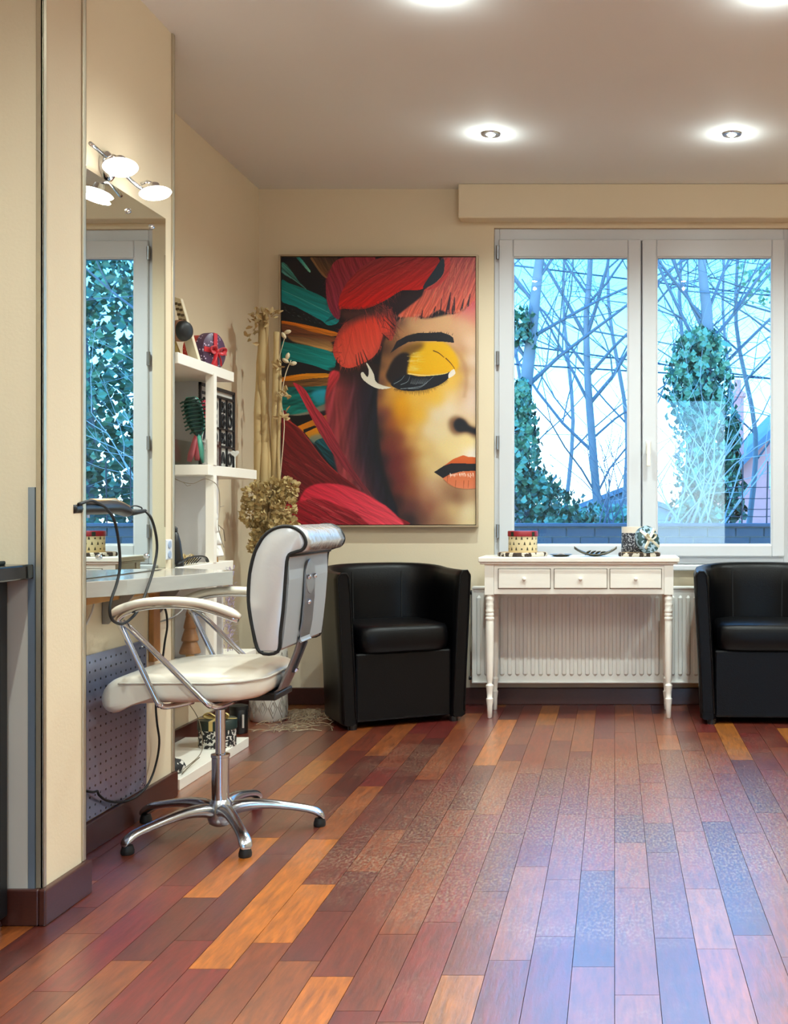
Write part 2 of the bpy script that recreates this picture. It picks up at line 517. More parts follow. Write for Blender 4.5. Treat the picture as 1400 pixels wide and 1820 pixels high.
# skirting boards
def skirting(name, g_, label): struct(g_.build(name, MAHOG, bevel=0.004), label)
BH = 0.088
g = G(); g.box(LW, RW, BACK - 0.018, BACK, 0, BH); skirting('baseboard_back', g, 'dark mahogany skirting under the window')
g = G(); g.box(LW, LW + 0.018, ALC1, BACK - .018, 0, BH); skirting('baseboard_left', g, 'dark mahogany skirting behind the shelves')
g = G(); g.box(AW, AW + 0.018, PIL1, ALC1 + .004, 0, BH); skirting('baseboard_alcove', g, 'dark mahogany skirting under the mirror')
g = G(); g.box(PX_, PX_ + .018, PIL0 - .018, PIL1 + .012, 0, BH); g.box(-2.35, PX_, PIL0 - .018, PIL0, 0, BH); skirting('baseboard_pillar', g, 'dark mahogany skirting round the pillar')

# corner profiles
g = G(); g.box(PX_ - .001, PX_ + .006, PIL0 - .006, PIL0 + .012, BH, CEIL); g.box(PX_ - .012, PX_ + .006, PIL0 - .006, PIL0 - .001, BH, CEIL)
struct(g.build('trim_2', TRIMM, bevel=0.0015), 'metal corner profile on the near edge of the pillar')
g = G(); g.box(PX_ - .001, PX_ + .005, PIL1 - .012, PIL1 + .006, BH, CEIL); g.box(PX_ - .02, PX_ + .005, PIL1 + .001, PIL1 + .006, BH, CEIL)
struct(g.build('trim_3', TRIMM, bevel=0.0015), 'metal corner profile on the far edge of the pillar')
g = G(); g.box(AW - .001, AW + .006, ALC1 - .014, ALC1 + .006, BH, CEIL); g.box(AW - .02, AW + .006, ALC1 + .001, ALC1 + .006, BH, CEIL)
struct(g.build('trim_4', TRIMM, bevel=0.0015), 'metal corner profile at the end of the mirror wall')
g = G(); g.box(PX_ - .030, PX_ - .014, PIL0 - .007, PIL0, BH, 1.06)
struct(g.build('trim_5', mat('satin_strip', (150, 165, 180), .4, metal=.7)), 'narrow mirrored strip at the pillar corner')
g = G(); g.box(PX_ - .10, PX_ - .031, PIL0 - .006, PIL0, BH, 0.838)
struct(g.build('trim_6', mat('pale_panel', (196, 190, 180), 0.35, var=.08, vscale=3)), 'pale panel below the black counter')

# recessed ceiling spotlights
BULB = mat('lit_bulb', (255, 255, 255), 0.4, emit=(1.0, 0.97, 0.92), estr=26.0)
def spot(x, y, label):
    r = thing('recessed_spotlight', label, 'spotlight', (x, y, CEIL), 'recessed ceiling spotlights')
    g = G(); g.lathe([(0.021, -0.002), (0.026, -0.008), (0.042, -0.007), (0.045, 0.0), (0.021, 0.0)], (x, y, CEIL), 28)
    g.build('ring', ALU, r, smooth='auto')
    g = G(); g.lathe([(0.0, -0.012), (0.012, -0.011), (0.019, -0.006), (0.020, 0.0)], (x, y, CEIL), 20)
    g.build('bulb', BULB, r, smooth=True)
    ld = bpy.data.lights.new('spot_light', 'SPOT'); ld.energy = SPOT_W; ld.color = (0.88, 1.0, 0.95)
    ld.spot_size = math.radians(150); ld.spot_blend = 1.0; ld.shadow_soft_size = 0.02
    lo = bpy.data.objects.new('spot_light', ld); col.objects.link(lo); lo.parent = r; lo.location = (0, 0, -0.04)
    ld = bpy.data.lights.new('ceiling_fill', 'POINT'); ld.energy = SPOT_W * 0.016; ld.color = (0.88, 1.0, 0.95); ld.shadow_soft_size = 0.012  # extra point light added under the bulb to brighten the ceiling
    lo = bpy.data.objects.new('ceiling_fill', ld); col.objects.link(lo); lo.parent = r; lo.location = (0, 0, -0.06)
spot(-0.55, 5.12, 'recessed ceiling spotlight shining above the left end of the window')
spot(0.52, 5.12, 'recessed ceiling spotlight shining above the right half of the window')
for (x, y) in ((-0.58, 3.72), (0.50, 3.72), (1.7, 5.12), (1.7, 3.72), (-1.05, 1.7), (0.5, 2.1), (1.7, 2.1), (-1.55, 0.9), (0.5, 0.5), (1.7, 0.5), (-0.9, -1.2), (0.6, -1.2)):  # lamps out of view, added for lighting; two at left brighten the pillar
    spot(x, y, 'recessed ceiling spotlight out of view, added to light the room')
# ------------------------------------------------------------------ salon chair (faces the mirror, towards -x)
VINYL = mat('pearl_vinyl', (226, 221, 208), 0.28, spec=0.6, var=0.03, vscale=4, bump=0.03, bscale=40, coat=0.25)
SILVER = mat('silver_vinyl', (190, 190, 190), 0.24, metal=0.35, bump=0.7, bscale=26, coat=0.4)
GREYP = mat('grey_back_plate', (160, 166, 170), 0.38, spec=0.5, var=.03, vscale=3)
CX, CY = -1.23, 3.60
ch = thing('salon_chair', 'pearl white salon chair on a chrome star base facing the mirror', 'chair', (CX, CY, 0))
# star base
g = G(); g.lathe([(0.020, 0.022), (0.034, 0.030), (0.040, 0.05), (0.038, 0.085), (0.030, 0.10), (0.027, 0.105)], (CX, CY, 0), 24); g.build('hub', ALU, ch, smooth='auto')
for k in range(5):
    a = math.radians(14 + 72 * k); dx, dy = math.cos(a), math.sin(a)
    pr = [(0.015, 0.066, .026, .026), (0.06, 0.082, .023, .022), (0.12, 0.084, .020, .017), (0.18, 0.076, .018, .014), (0.24, 0.064, .0175, .0125), (0.282, 0.054, .019, .014), (0.304, 0.040, .021, .016), (0.317, 0.028, .018, .011)]
    loops = []
    for (r, z, w, h) in spline([(p[0], p[1], p[2]) for p in pr], 1) and pr:
        c = Vector((CX + dx * r, CY + dy * r, z)); s = Vector((-dy, dx, 0))
        loops.append([c + s * (w * math.cos(t)) + Vector((0, 0, 1)) * (h * math.sin(t)) for t in [2 * math.pi * j / 12 for j in range(12)]])
    g = G(); g.loft(loops); lg = g.build('leg', ALU, ch, smooth=True, sub=1)
    ex, ey = CX + dx * 0.300, CY + dy * 0.300
    g = G(); g.lathe([(0.017, 0.0), (0.019, 0.003), (0.019, 0.012), (0.015, 0.026)], (ex, ey, 0), 18); g.build('glide', BLACKC, lg, smooth='auto')
# gas lift
g = G(); g.lathe([(0.026, 0.03), (0.0265, 0.235), (0.029, 0.237), (0.029, 0.245), (0.020, 0.248)], (CX, CY, 0), 28); g.build('lower_column', CHROME, ch, smooth='auto')
g = G(); g.lathe([(0.0150, 0.24), (0.0150, 0.40)], (CX, CY, 0), 24); g.build('upper_column', CHROME, ch, smooth='auto')
g = G(); g.lathe([(0.019, 0.385), (0.024, 0.392), (0.026, 0.43)], (CX, CY, 0), 20); g.build('collar', BLACKP, ch, smooth='auto')
g = G(); g.box(CX - .17, CX + .20, CY - .09, CY + .09, 0.425, 0.447); g.box(CX + .05, CX + .09, CY - .16, CY - .08, 0.425, 0.437); g.build('mechanism', BLACKP, ch, bevel=0.005)
# seat: profile in x-z, lofted across y with rounded rear corners
SX0, SX1, SY0, SY1, SZ0, SZ1 = -1.505, -1.035, 3.345, 3.855, 0.443, 0.528
def seat_loop(y):
    dy = min(y - SY0, SY1 - y); R = 0.115; r2 = 0.03
    rear = R - math.sqrt(max(0, R * R - max(0, R - dy) ** 2)) if dy < R else 0
    fr = 0.05 - math.sqrt(max(0, .05 ** 2 - max(0, .05 - dy) ** 2)) if dy < .05 else 0
    ed = r2 - math.sqrt(max(0, r2 * r2 - max(0, r2 - dy) ** 2)) if dy < r2 else 0
    crown = 0.006 * (1 - ((y - CY) / 0.255) ** 2)
    x0, x1 = SX0 + fr, SX1 - rear; zt = SZ1 - ed + crown; zb = SZ0 + ed * .8
    return [Vector(p) for p in ((x1 - .03, y, zb), (x1 - .006, y, zb + .012), (x1, y, (zt + zb) / 2 + .008), (x1 - .008, y, zt - .016), (x1 - .035, y, zt - .002), (x1 - .12, y, zt),
            (-1.25, y, zt + .001), (-1.36, y, zt - .002), (-1.43, y, zt - .009), (x0 + .03, y, zt - .020), (x0 + .004, y, zt - .048), (x0 - .004, y, zt - .080), (x0 + .008, y, zb - .024), (x0 + .035, y, zb - .034), (x0 + .062, y, zb - .024), (x0 + .09, y, zb), (-1.25, y, zb))]
ys = [SY0 + t for t in (0.0, .004, .012, .022, .035, .06, .09, .12)]
ys = ys + [CY] + [SY0 + SY1 - t for t in reversed(ys)]
g = G(); g.loft([seat_loop(y) for y in ys]); seat = g.build('seat', VINYL, ch, smooth=True, sub=1)
pip = [Vector((x, SY0 + .0005, SZ1 - .026)) for x in (-1.44, -1.38, -1.30, -1.22, -1.165)] + [Vector((SX1 - (.115 - math.sqrt(.115 ** 2 - max(0, .115 - t_) ** 2)) + .001, SY0 + t_, SZ1 - .024 + .003 * min(1, t_ / .05))) for t_ in (.010, .025, .045, .07, .10, .16, .25, .35)]
g = G(); g.tube(spline(pip, 5), 0.0032, 6); g.build('seam', mat('grey_piping', (196, 192, 182), .5), seat, smooth=True)
# backrest
BY0, BY1 = 3.37, 3.845
prof = [(-1.038, .592), (-1.058, .66), (-1.070, .74), (-1.066, .82), (-1.050, .885), (-1.022, .932), (-.985, .955), (-.945, .957), (-.915, .940), (-.902, .912), (-.912, .890), (-.935, .882), (-.955, .868), (-.962, .80), (-.968, .72), (-.976, .65), (-.984, .592)]
loopsP = [[Vector((x, y, z)) for x, z in prof] for y in (BY0, BY0 + .003, BY0 + .012, CY, BY1 - .012, BY1 - .003, BY1)]
mid = Vector((-1.01, 0, .77))
for i in (0, len(loopsP) - 1):
    loopsP[i] = [Vector((p.x + (-1.012 - p.x) * .10, p.y, p.z + (.77 - p.z) * .02)) for p in loopsP[i]]
g = G(); g.loft(loopsP); br = g.build('backrest', mat('silver_white_vinyl', (218, 220, 222), .26, metal=.15, bump=.12, bscale=22, coat=.3), ch, smooth=True)
for y in (BY0 + .001, BY1 - .001):
    g = G(); g.tube(spline([(x, y, z) for x, z in prof], 4, closed=True), 0.0052, 8, closed=True); g.build('piping', BLACKC, br, smooth=True)
# silver roll at the top of the back
rp = [(-1.000, .953), (-.97, .9605), (-.945, .961), (-.913, .944), (-.898, .912), (-.909, .886), (-.938, .878), (-.93, .92)]
g = G(); g.loft([[Vector((x, y, z)) for x, z in rp] for y in np.linspace(BY0 + .012, BY1 - .006, 9)]); g.build('head_roll', SILVER, br, smooth=True)
g = G(); g.tube([(-.948, BY0 + .004, .873), (-.9475, CY, .873), (-.948, BY1 - .004, .873)], .0050, 8); g.build('piping', BLACKC, br, smooth=True)
bp_ = [(-.9555, .866), (-.9545, .80), (-.9605, .72), (-.968, .65), (-.975, .60), (-.985, .60), (-.975, .66), (-.966, .74), (-.962, .80), (-.962, .866)]
g = G(); g.loft([[Vector((x, y, z)) for x, z in bp_] for y in (BY0 + .012, BY1 - .010)]); g.build('back_plate', GREYP, br)
# bracket
bar = [(-.949, .800), (-.951, .74), (-.958, .66), (-.968, .610), (-.985, .56), (-1.010, .50), (-1.030, .455), (-1.060, .434), (-1.16, .432)]
def ribbon(g, pts, y0, y1, th):
    L1 = []
    for i, (x, z) in enumerate(pts):
        a = Vector(pts[max(0, i - 1)]); b = Vector(pts[min(len(pts) - 1, i + 1)]); t = (b - a).normalized(); n = Vector((-t.y, t.x))
        L1.append([Vector((x + n.x * th / 2, y0, z + n.y * th / 2)), Vector((x + n.x * th / 2, y1, z + n.y * th / 2)), Vector((x - n.x * th / 2, y1, z - n.y * th / 2)), Vector((x - n.x * th / 2, y0, z - n.y * th / 2))])
    g.loft(L1)
BC = 3.592
g = G(); ribbon(g, bar, BC - .055, BC + .055, .007)
g.lathe([(.055, -.0035), (.055, .0035)], (-.949, BC, .80), 32, axis=(1, 0, 0))
bk = g.build('bracket', STEEL, ch, bevel=0.0015)
for (y, z) in ((BC - .036, .800), (BC + .036, .800), (BC - .020, .722)):
    x = -.942 if z > .75 else -.946
    g = G(); g.lathe([(.0075, -.002), (.0075, .002), (.005, .0055), (.0, .0065)], (x, y, z), 12, axis=(1, 0, 0)); g.build('bolt', CHROME, bk, smooth='auto')
g = G(); ribbon(g, [(-.9665, .595), (-.985, .548), (-1.004, .500)], BC + .004, BC + .028, .009); g.build('slot', mat('slot_dark_grey', (70, 70, 74), .5, metal=.6), bk)  # slot drawn as a darker grey strip on the bar
g = G(); g.tube([(-1.0, BC + .016, .502), (-.995, BC + .016, .512)], .008, 10); g.build('slot_pin', CHROME, bk)
g = G(); ribbon(g, [(-.960, .60), (-.965, .606), (-.972, .640), (-.974, .67)], BC - .055, BC + .055, .006); g.build('clip_plate', GREYP, bk)
# armrests
ARMPAD = mat('armrest_pad', (226, 220, 205), 0.38, spec=0.5)
for s, y in ((-1, 3.325), (1, 3.875)):
    dz = 0 if s < 0 else -0.006
    path = spline([(-1.452, y, .704 + dz), (-1.42, y, .722 + dz), (-1.36, y, .739 + dz), (-1.28, y, .744 + dz), (-1.19, y, .737 + dz), (-1.12, y, .717 + dz), (-1.078, y, .697 + dz)], 4)
    n = len(path); rs = [0.021 * min(1.0, 0.5 + 5 * min(i, n - 1 - i) / n) for i in range(n)]
    g = G(); g.tube(path, rs, 14, flat=0.58); arm = g.build('armrest', ARMPAD, ch, smooth=True)
    g = G()
    g.tube(spline([(-1.085, y, .688 + dz), (-1.19, y, .722 + dz), (-1.28, y, .730 + dz), (-1.36, y, .724 + dz), (-1.405, y, .710 + dz), (-1.430, y, .690 + dz), (-1.424, y, .672 + dz), (-1.408, y, .64), (-1.322, y, .462), (-1.312, y - s * .006, .444), (-1.30, y - s * .03, .434), (-1.26, y - s * .12, .434)], 4), .0085, 10)
    g.build('arm_frame', CHROME, arm, smooth=True)
    g = G(); g.tube(spline([(-1.418, y, .684 + dz), (-1.405, y, .672 + dz), (-1.36, y, .63), (-1.185, y, .458), (-1.170, y - s * .006, .444), (-1.155, y - s * .03, .434), (-1.14, y - s * .12, .434)], 4), .0085, 10)
    g.build('arm_strut', CHROME, arm, smooth=True)

# ------------------------------------------------------------------ black tub armchairs
def make_armchair(name, label):
    r = thing(name, label, 'armchair', (0, 0, 0), 'black leather tub armchairs')
    a, yf, ys_, rb = 0.262, -0.255, 0.02, 0.210
    path = [Vector((-a, yf, 0)), Vector((-a, yf + .01, 0)), Vector((-a, -.2, 0)), Vector((-a, -.1, 0)), Vector((-a, ys_, 0))]
    for k in range(1, 16):
        t = math.pi - math.pi * k / 16
        sx = abs(math.cos(t)) ** 0.75 * (1 if math.cos(t) > 0 else -1); sy = abs(math.sin(t)) ** 0.75
        path.append(Vector((a * sx, ys_ + rb * sy, 0)))
    path += [Vector((a, ys_, 0)), Vector((a, -.1, 0)), Vector((a, -.2, 0)), Vector((a, yf + .01, 0)), Vector((a, yf, 0))]
    loops = []
    n = len(path)
    for i, p in enumerate(path):
        t = (path[min(n - 1, i + 1)] - path[max(0, i - 1)]).normalized(); nn = Vector((-t.y, t.x, 0))   # outward
        back = max(0.0, p.y) / (ys_ + rb)
        H = 0.722 + 0.022 * back
        w = 0.036 if 0 < i < n - 1 else 0.026
        cs = [(-w, .36), (-w, .62), (-w * .95, H - .03), (-w * .6, H - .006), (0, H), (w * .6, H - .006), (w * .95, H - .03), (w, .5), (w, .25), (w, .03), (w * .6, .022), (-w * .6, .022), (-w, .03)]
        loops.append([p + nn * (o + 0.034 * max(0, z - .1) / .65 * (1 if o > -1 else 0)) + Vector((0, 0, z)) for o, z in cs])
    g = G(); g.loft(loops); sh = g.build('tub_shell', LEATHER, r, smooth='auto')
    for i in (9, 12, 15) if False else (10, 14):
        p = path[i]; t = (path[i + 1] - path[i - 1]).normalized(); nn = Vector((-t.y, t.x, 0))
        g = G(); g.tube([p + nn * (-.036 + .034 * (z - .1) / .65 - .001) + Vector((0, 0, z)) for z in (.44, .55, .65, .70)], .0028, 6); g.build('seam', BLACKC, sh)
    for s in (-1, 1):
        pts = [Vector((s * a, yf - .001, 0)) + Vector((s * (o + .034 * max(0, z - .1) / .65), 0, z)) for o, z in ((-.027, .05), (-.027, .30), (-.027, .62), (-.024, .70), (-.012, .719), (.010, .720), (.024, .70), (.027, .55), (.027, .30), (.027, .05))]
        g = G(); g.tube(pts, .0042, 8); g.build('piping', LEATHER, sh, smooth=True)
    # seat cushion
    ws, zs0, zs1 = 0.232, 0.345, 0.468
    L2 = []
    for (sc, z) in ((.90, zs0), (.97, zs0 + .012), (1.0, zs0 + .05), (1.0, zs1 - .05), (.985, zs1 - .02), (.95, zs1 - .004), (.80, zs1 + .004), (.4, zs1 + .008)):
        l = []
        for k in range(36):
            t = 2 * math.pi * k / 36
            cx_ = abs(math.cos(t)) ** .35 * math.copysign(1, math.cos(t)); sy_ = abs(math.sin(t)) ** .35 * math.copysign(1, math.sin(t))
            l.append(Vector((ws * sc * cx_, -0.035 + 0.235 * sc * sy_, z)))
        L2.append(l)
    g = G(); g.loft(L2); g.build('seat_cushion', LEATHER, r, smooth=True)
    g = G(); g.box(-.232, .232, -.235, .18, .03, .348); g.build('front_panel', LEATHER, r, bevel=0.01)
    for sx in (-.245, .245):
        for sy in (-.228, .12):
            g = G(); g.lathe([(.020, 0), (.022, .025)], (sx, sy, 0), 14); g.build('foot', BLACKP, r)
    return r
def copy_tree(o, parent=None):
    c = o.copy(); col.objects.link(c); c.parent = parent
    for k in o.children: copy_tree(k, c)
    return c
ac = make_armchair('tub_armchair', 'black leather tub armchair in the corner below the painting')
ac2 = copy_tree(ac)
ac2['label'] = 'black leather tub armchair right of the white console table, cut by the frame'
# the first is turned towards the room
ac.rotation_euler = (0, 0, math.radians(28)); ac.location = (-1.075 - 0.02, 5.37 + 0.245, 0)
ac2.rotation_euler = (0, 0, math.radians(-3)); ac2.location = (0.715, 5.665, 0)

# ------------------------------------------------------------------ console table
ct = thing('console_table', 'white console table with three drawers and turned legs under the window', 'table', (-.17, 5.72, 0))
TX0, TX1, TY0, TY1 = -.658, .3125, 5.555, 5.865
g = G(); g.box(TX0, TX1, TY0, TY1, .757, .782); g.box(TX0 + .008, TX1 - .008, TY0 + .008, TY1 - .004, .747, .757); g.build('table_top', WHITE, ct, bevel=.006, seg=3)
ax0, ax1 = -.628, .284
g = G(); g.box(ax0 + .045, ax1 - .045, TY0 + .022, TY0 + .034, .603, .747); g.box(ax0 + .005, ax0 + .02, TY0 + .05, TY1 - .03, .603, .747); g.box(ax1 - .02, ax1 - .005, TY0 + .05, TY1 - .03, .603, .747); g.box(ax0 + .045, ax1 - .045, TY1 - .03, TY1 - .018, .603, .747)
g.build('apron', WHITE, ct)
for k in range(3):
    c0 = P_d([885, 984.5, 1084][k], 1012, TY0); c1 = P_d([977, 1078, 1175][k], 1046, TY0)
    # thin dark reveal round each drawer front
    g = G(); g.box(c0.x - .003, c1.x + .003, TY0 + .0195, TY0 + .0225, c1.z - .003, c0.z + .003); g.build('drawer_gap', mat('joint_dark', (120, 112, 100), .8), ct)
    g = G(); g.box(c0.x, c1.x, TY0 + .014, TY0 + .030, c1.z, c0.z); dr = g.build('drawer', WHITE, ct, bevel=.003)
    g = G(); g.lathe([(.006, 0), (.005, .008), (.009, .014), (.010, .019), (.006, .024), (0, .025)], ((c0.x + c1.x) / 2, TY0 + .014, (c0.z + c1.z) / 2), 16, axis=(0, -1, 0)); g.build('knob', WHITE, dr, smooth=True)
legp = [(.008, 0.0), (.012, .004), (.0135, .06), (.0165, .085), (.0175, .095), (.013, .10), (.0145, .125), (.018, .15), (.019, .16), (.013, .166), (.012, .172), (.0145, .185), (.0165, .20), (.019, .30), (.020, .40), (.0195, .47), (.0185, .475), (.0215, .48), (.0215, .488), (.0185, .492), (.0205, .50), (.0205, .506), (.018, .51), (.0205, .518), (.0205, .524), (.018, .53), (.020, .548), (.0205, .556), (.018, .562), (.022, .575), (.022, .585), (.017, .592), (.017, .605)]
for lx in (ax0 + .022, ax1 - .022):
    for ly in (TY0 + .040, TY1 - .034):
        g = G(); g.lathe(legp, (lx, ly, 0), 18); g.box(lx - .022, lx + .022, ly - .022, ly + .022, .600, .748)
        g.build('leg', WHITE, ct, smooth='auto')

# ------------------------------------------------------------------ radiator
RADM = mat('radiator_enamel', (232, 232, 226), 0.4)
ra = thing('radiator', 'white ribbed panel radiator on the wall behind the console table', 'radiator', (0, 5.93, .124))
RX0, RX1 = -.73, .45
g = G(); g.box(RX0, RX1, 5.905, 5.93, .124, .612); g.box(RX0, RX1, 5.93, 5.965, .60, .618); g.box(RX0, RX0 + .006, 5.898, 5.97, .124, .618); g.box(RX1 - .006, RX1, 5.898, 5.97, .124, .618); g.box(RX0, RX1, 5.897, 5.91, .606, .618); g.box(RX0, RX1, 5.897, 5.906, .124, .134)
g.build('panel', RADM, ra, bevel=.003)
rib_me = None
nr = 29
for k in range(nr):
    x = RX0 + .035 + (RX1 - RX0 - .07) * k / (nr - 1)
    if rib_me is None:
        g = G(); g.loft([[Vector((-w, 0, z)), Vector((-w * .6, -d, z)), Vector((w * .6, -d, z)), Vector((w, 0, z))] for z, w, d in ((.160, .004, .000), (.172, .0125, .009), (.560, .0125, .009), (.572, .004, .0))])
        o = g.build('rib', RADM, None); rib_me = o.data
    else:
        o = bpy.data.objects.new('rib', rib_me); col.objects.link(o)
    o.parent = ra; o.location = Vector((x, 5.905, 0)) - Vector(ra.location)
c = P_d(826, 1053, 5.92)
g = G(); g.lathe([(.010, 0), (.021, .004), (.022, .03), (.018, .045), (0, .047)], (c.x + .02, 5.92, c.z), 18, axis=(-1, 0, 0)); g.build('valve_knob', RADM, ra, smooth='auto')
g = G(); g.cyl((c.x + .02, 5.92, c.z), (RX0 + .002, 5.92, c.z), .012); g.build('valve_body', BLACKP, ra)
g = G(); g.tube(spline([(c.x + .035, 5.92, c.z), (c.x + .03, 5.94, c.z - .10), (c.x + .035, 5.96, c.z - .25), (c.x + .03, 5.96, c.z - .40)], 5), .0055, 8); g.build('pipe', mat('grey_pipe', (170, 165, 155), .5), ra, smooth=True)
c = P_d(832, 1205, 5.92); g = G(); g.cyl((RX0 - .018, 5.92, c.z), (RX0 + .002, 5.92, c.z), .010); g.build('drain_plug', BLACKP, ra)

# ------------------------------------------------------------------ black counter unit at the left edge
GLOSSB = mat('gloss_black', (8, 9, 11), 0.12, spec=0.6)
cu = thing('counter_unit', 'black counter unit with gloss top at the left edge of the photo', 'counter', (-1.8, 2.55, 0))
g = G(); g.box(-2.3, -1.405, 2.25, 2.792, .838, .874); g.build('counter_top', GLOSSB, cu, bevel=.004)
g = G(); g.box(-2.28, -1.458, 2.30, 2.772, .03, .838); g.build('cabinet', mat('black_lacquer', (9, 10, 13), .4), cu, bevel=.003)
g = G(); g.box(-2.2, -1.4575, 2.36, 2.74, .12, .70); g.build('side_panel', mat('black_matt', (4, 4, 5), .7), cu, bevel=.002)
for (x, y) in ((-1.48, 2.75), (-1.48, 2.34), (-2.24, 2.75), (-2.24, 2.34)):
    g = G(); g.lathe([(.016, 0), (.018, .012), (.012, .03)], (x, y, 0), 16); g.build('foot', CHROME, cu, smooth='auto')
g = G(); g.box(-1.62, -1.445, 2.60, 2.74, .874, .884); tag(g.build('black_tray', mat('dark_green_tray', (22, 30, 28), .3), bevel=.003), 'flat black tray lying on the gloss counter top', 'tray')

# ------------------------------------------------------------------ styling place: mirror, worktop, perforated panel, lamp
mi = thing('wall_mirror', 'tall frameless wall mirror reflecting the window', 'mirror', (-1.543, 3.49, .805))
MZ0, MZ1, MY0, MY1 = .806, 2.006, 3.03, 3.955
th = math.radians(0.55)
g = G(); hl = (MY1 - MY0) / 2; yc = (MY0 + MY1) / 2
def mpt(v, off): # along the mirror, the far end slightly proud
    return (-1.5435 + math.sin(th) * v + off, yc + v)
p = [mpt(-hl, 0), mpt(hl, 0), mpt(hl, -.005), mpt(-hl, -.005)]
g.prism(p, MZ0, MZ1); g.build('mirror_pane', MIRROR, mi)
for (px, py) in ((175, 990), (258, 988), (226, 375), (267, 403)):
    q = P_x(px, py, -1.545); v = q.y - yc; z = max(MZ0 + .006, min(MZ1 - .006, q.z)); x = mpt(v, 0)[0]
    g = G(); g.lathe([(.009, -.006), (.009, .003), (.006, .008), (0, .009)], (x, q.y, z), 14, axis=(1, 0, 0)); g.build('clip', CHROME, mi, smooth='auto')

WTM = mat('worktop_laminate', (176, 174, 168), 0.14, spec=0.6, var=.10, vscale=9, stretch=(1, 1, 6), coat=.4)
wk = thing('styling_worktop', 'grey glossy styling worktop fixed under the mirror', 'worktop', (-1.45, 3.6, .755))
poly = [(-1.553, 3.06), (-1.553, 4.04), (-1.50, 4.04), (-1.29, 3.90), (-1.274, 3.85), (-1.422, 3.366), (-1.487, 3.25), (-1.53, 3.08)]
g = G(); g.prism(poly, .757, .803); g.build('top', WTM, wk, bevel=.002)
g = G(); g.box(-1.553, -1.50, 3.15, 4.0, .735, .757); g.build('batten', mat('pine_batten', (190, 140, 80), .6, var=.15, vscale=30), wk, bevel=.002)
for y in (3.50, 3.90):
    g = G(); g.prism([(-1.553, .757), (-1.553, .66), (-1.535, .66), (-1.45, .757)], y - .004, y + .004, 'xz'); g.build('bracket', STEEL, wk)

pp = thing('perforated_metal_board', 'blue-grey perforated metal panel on the wall behind the salon chair', 'panel', (-1.55, 3.5, .09))
g = G(); g.box(-1.553, -1.5475, 3.05, 3.815, .092, .578)
pm = mat('perforated_metal', (156, 164, 192), 0.22, metal=0.6, var=.12, vscale=4)
t = pm.node_tree; b = t.nodes['Principled BSDF']
gx = t.nodes.new('ShaderNodeNewGeometry'); sp = t.nodes.new('ShaderNodeSeparateXYZ'); t.links.new(gx.outputs['Position'], sp.inputs[0])
def frac_cell(axis, pitch):
    d_ = t.nodes.new('ShaderNodeMath'); d_.operation = 'DIVIDE'; d_.inputs[1].default_value = pitch; t.links.new(sp.outputs[axis], d_.inputs[0])
    fr = t.nodes.new('ShaderNodeMath'); fr.operation = 'FRACT'; t.links.new(d_.outputs[0], fr.inputs[0])
    s_ = t.nodes.new('ShaderNodeMath'); s_.operation = 'SUBTRACT'; s_.inputs[1].default_value = .5; t.links.new(fr.outputs[0], s_.inputs[0])
    return s_.outputs[0]
cmb = t.nodes.new('ShaderNodeCombineXYZ'); t.links.new(frac_cell('Y', .036), cmb.inputs[0]); t.links.new(frac_cell('Z', .0285), cmb.inputs[1])
le = t.nodes.new('ShaderNodeVectorMath'); le.operation = 'LENGTH'; t.links.new(cmb.outputs[0], le.inputs[0])
lt = t.nodes.new('ShaderNodeMath'); lt.operation = 'LESS_THAN'; lt.inputs[1].default_value = .125; t.links.new(le.outputs['Value'], lt.inputs[0])
mx = t.nodes.new('ShaderNodeMix'); mx.data_type = 'RGBA'; mx.inputs[7].default_value = (.02, .022, .03, 1)
src = b.inputs['Base Color'].links[0].from_socket; t.links.new(src, mx.inputs[6]); t.links.new(lt.outputs[0], mx.inputs[0]); t.links.new(mx.outputs[2], b.inputs['Base Color'])
g.build('sheet', pm, pp)
for y in (3.10, 3.78):
    for z in (.11, .56):
        g = G(); g.lathe([(.006, 0), (.004, .004), (0, .005)], (-1.5475, y, z), 10, axis=(1, 0, 0)); g.build('screw', CHROME, pp)
g = G(); g.box(-1.553, -1.535, 3.845, 3.90, .50, .735); tag(g.build('wooden_post', mat('varnished_batten', (168, 112, 58), .5, var=.2, vscale=40), bevel=.002), 'short varnished wooden batten under the worktop', 'batten')

so = thing('wall_socket', 'white double wall socket beside the mirror', 'socket', (-1.55, 3.985, .87))
g = G(); g.box(-1.554, -1.540, 3.962, 4.02, .835, .905); g.build('plate', PVC, so, bevel=.004)
for z in (.853, .887):
    g = G(); g.lathe([(.013, 0), (.013, .003), (.009, .0035)], (-1.540, 3.991, z), 16, axis=(1, 0, 0)); g.build('outlet', mat('socket_grey', (150, 165, 190), .4), so)

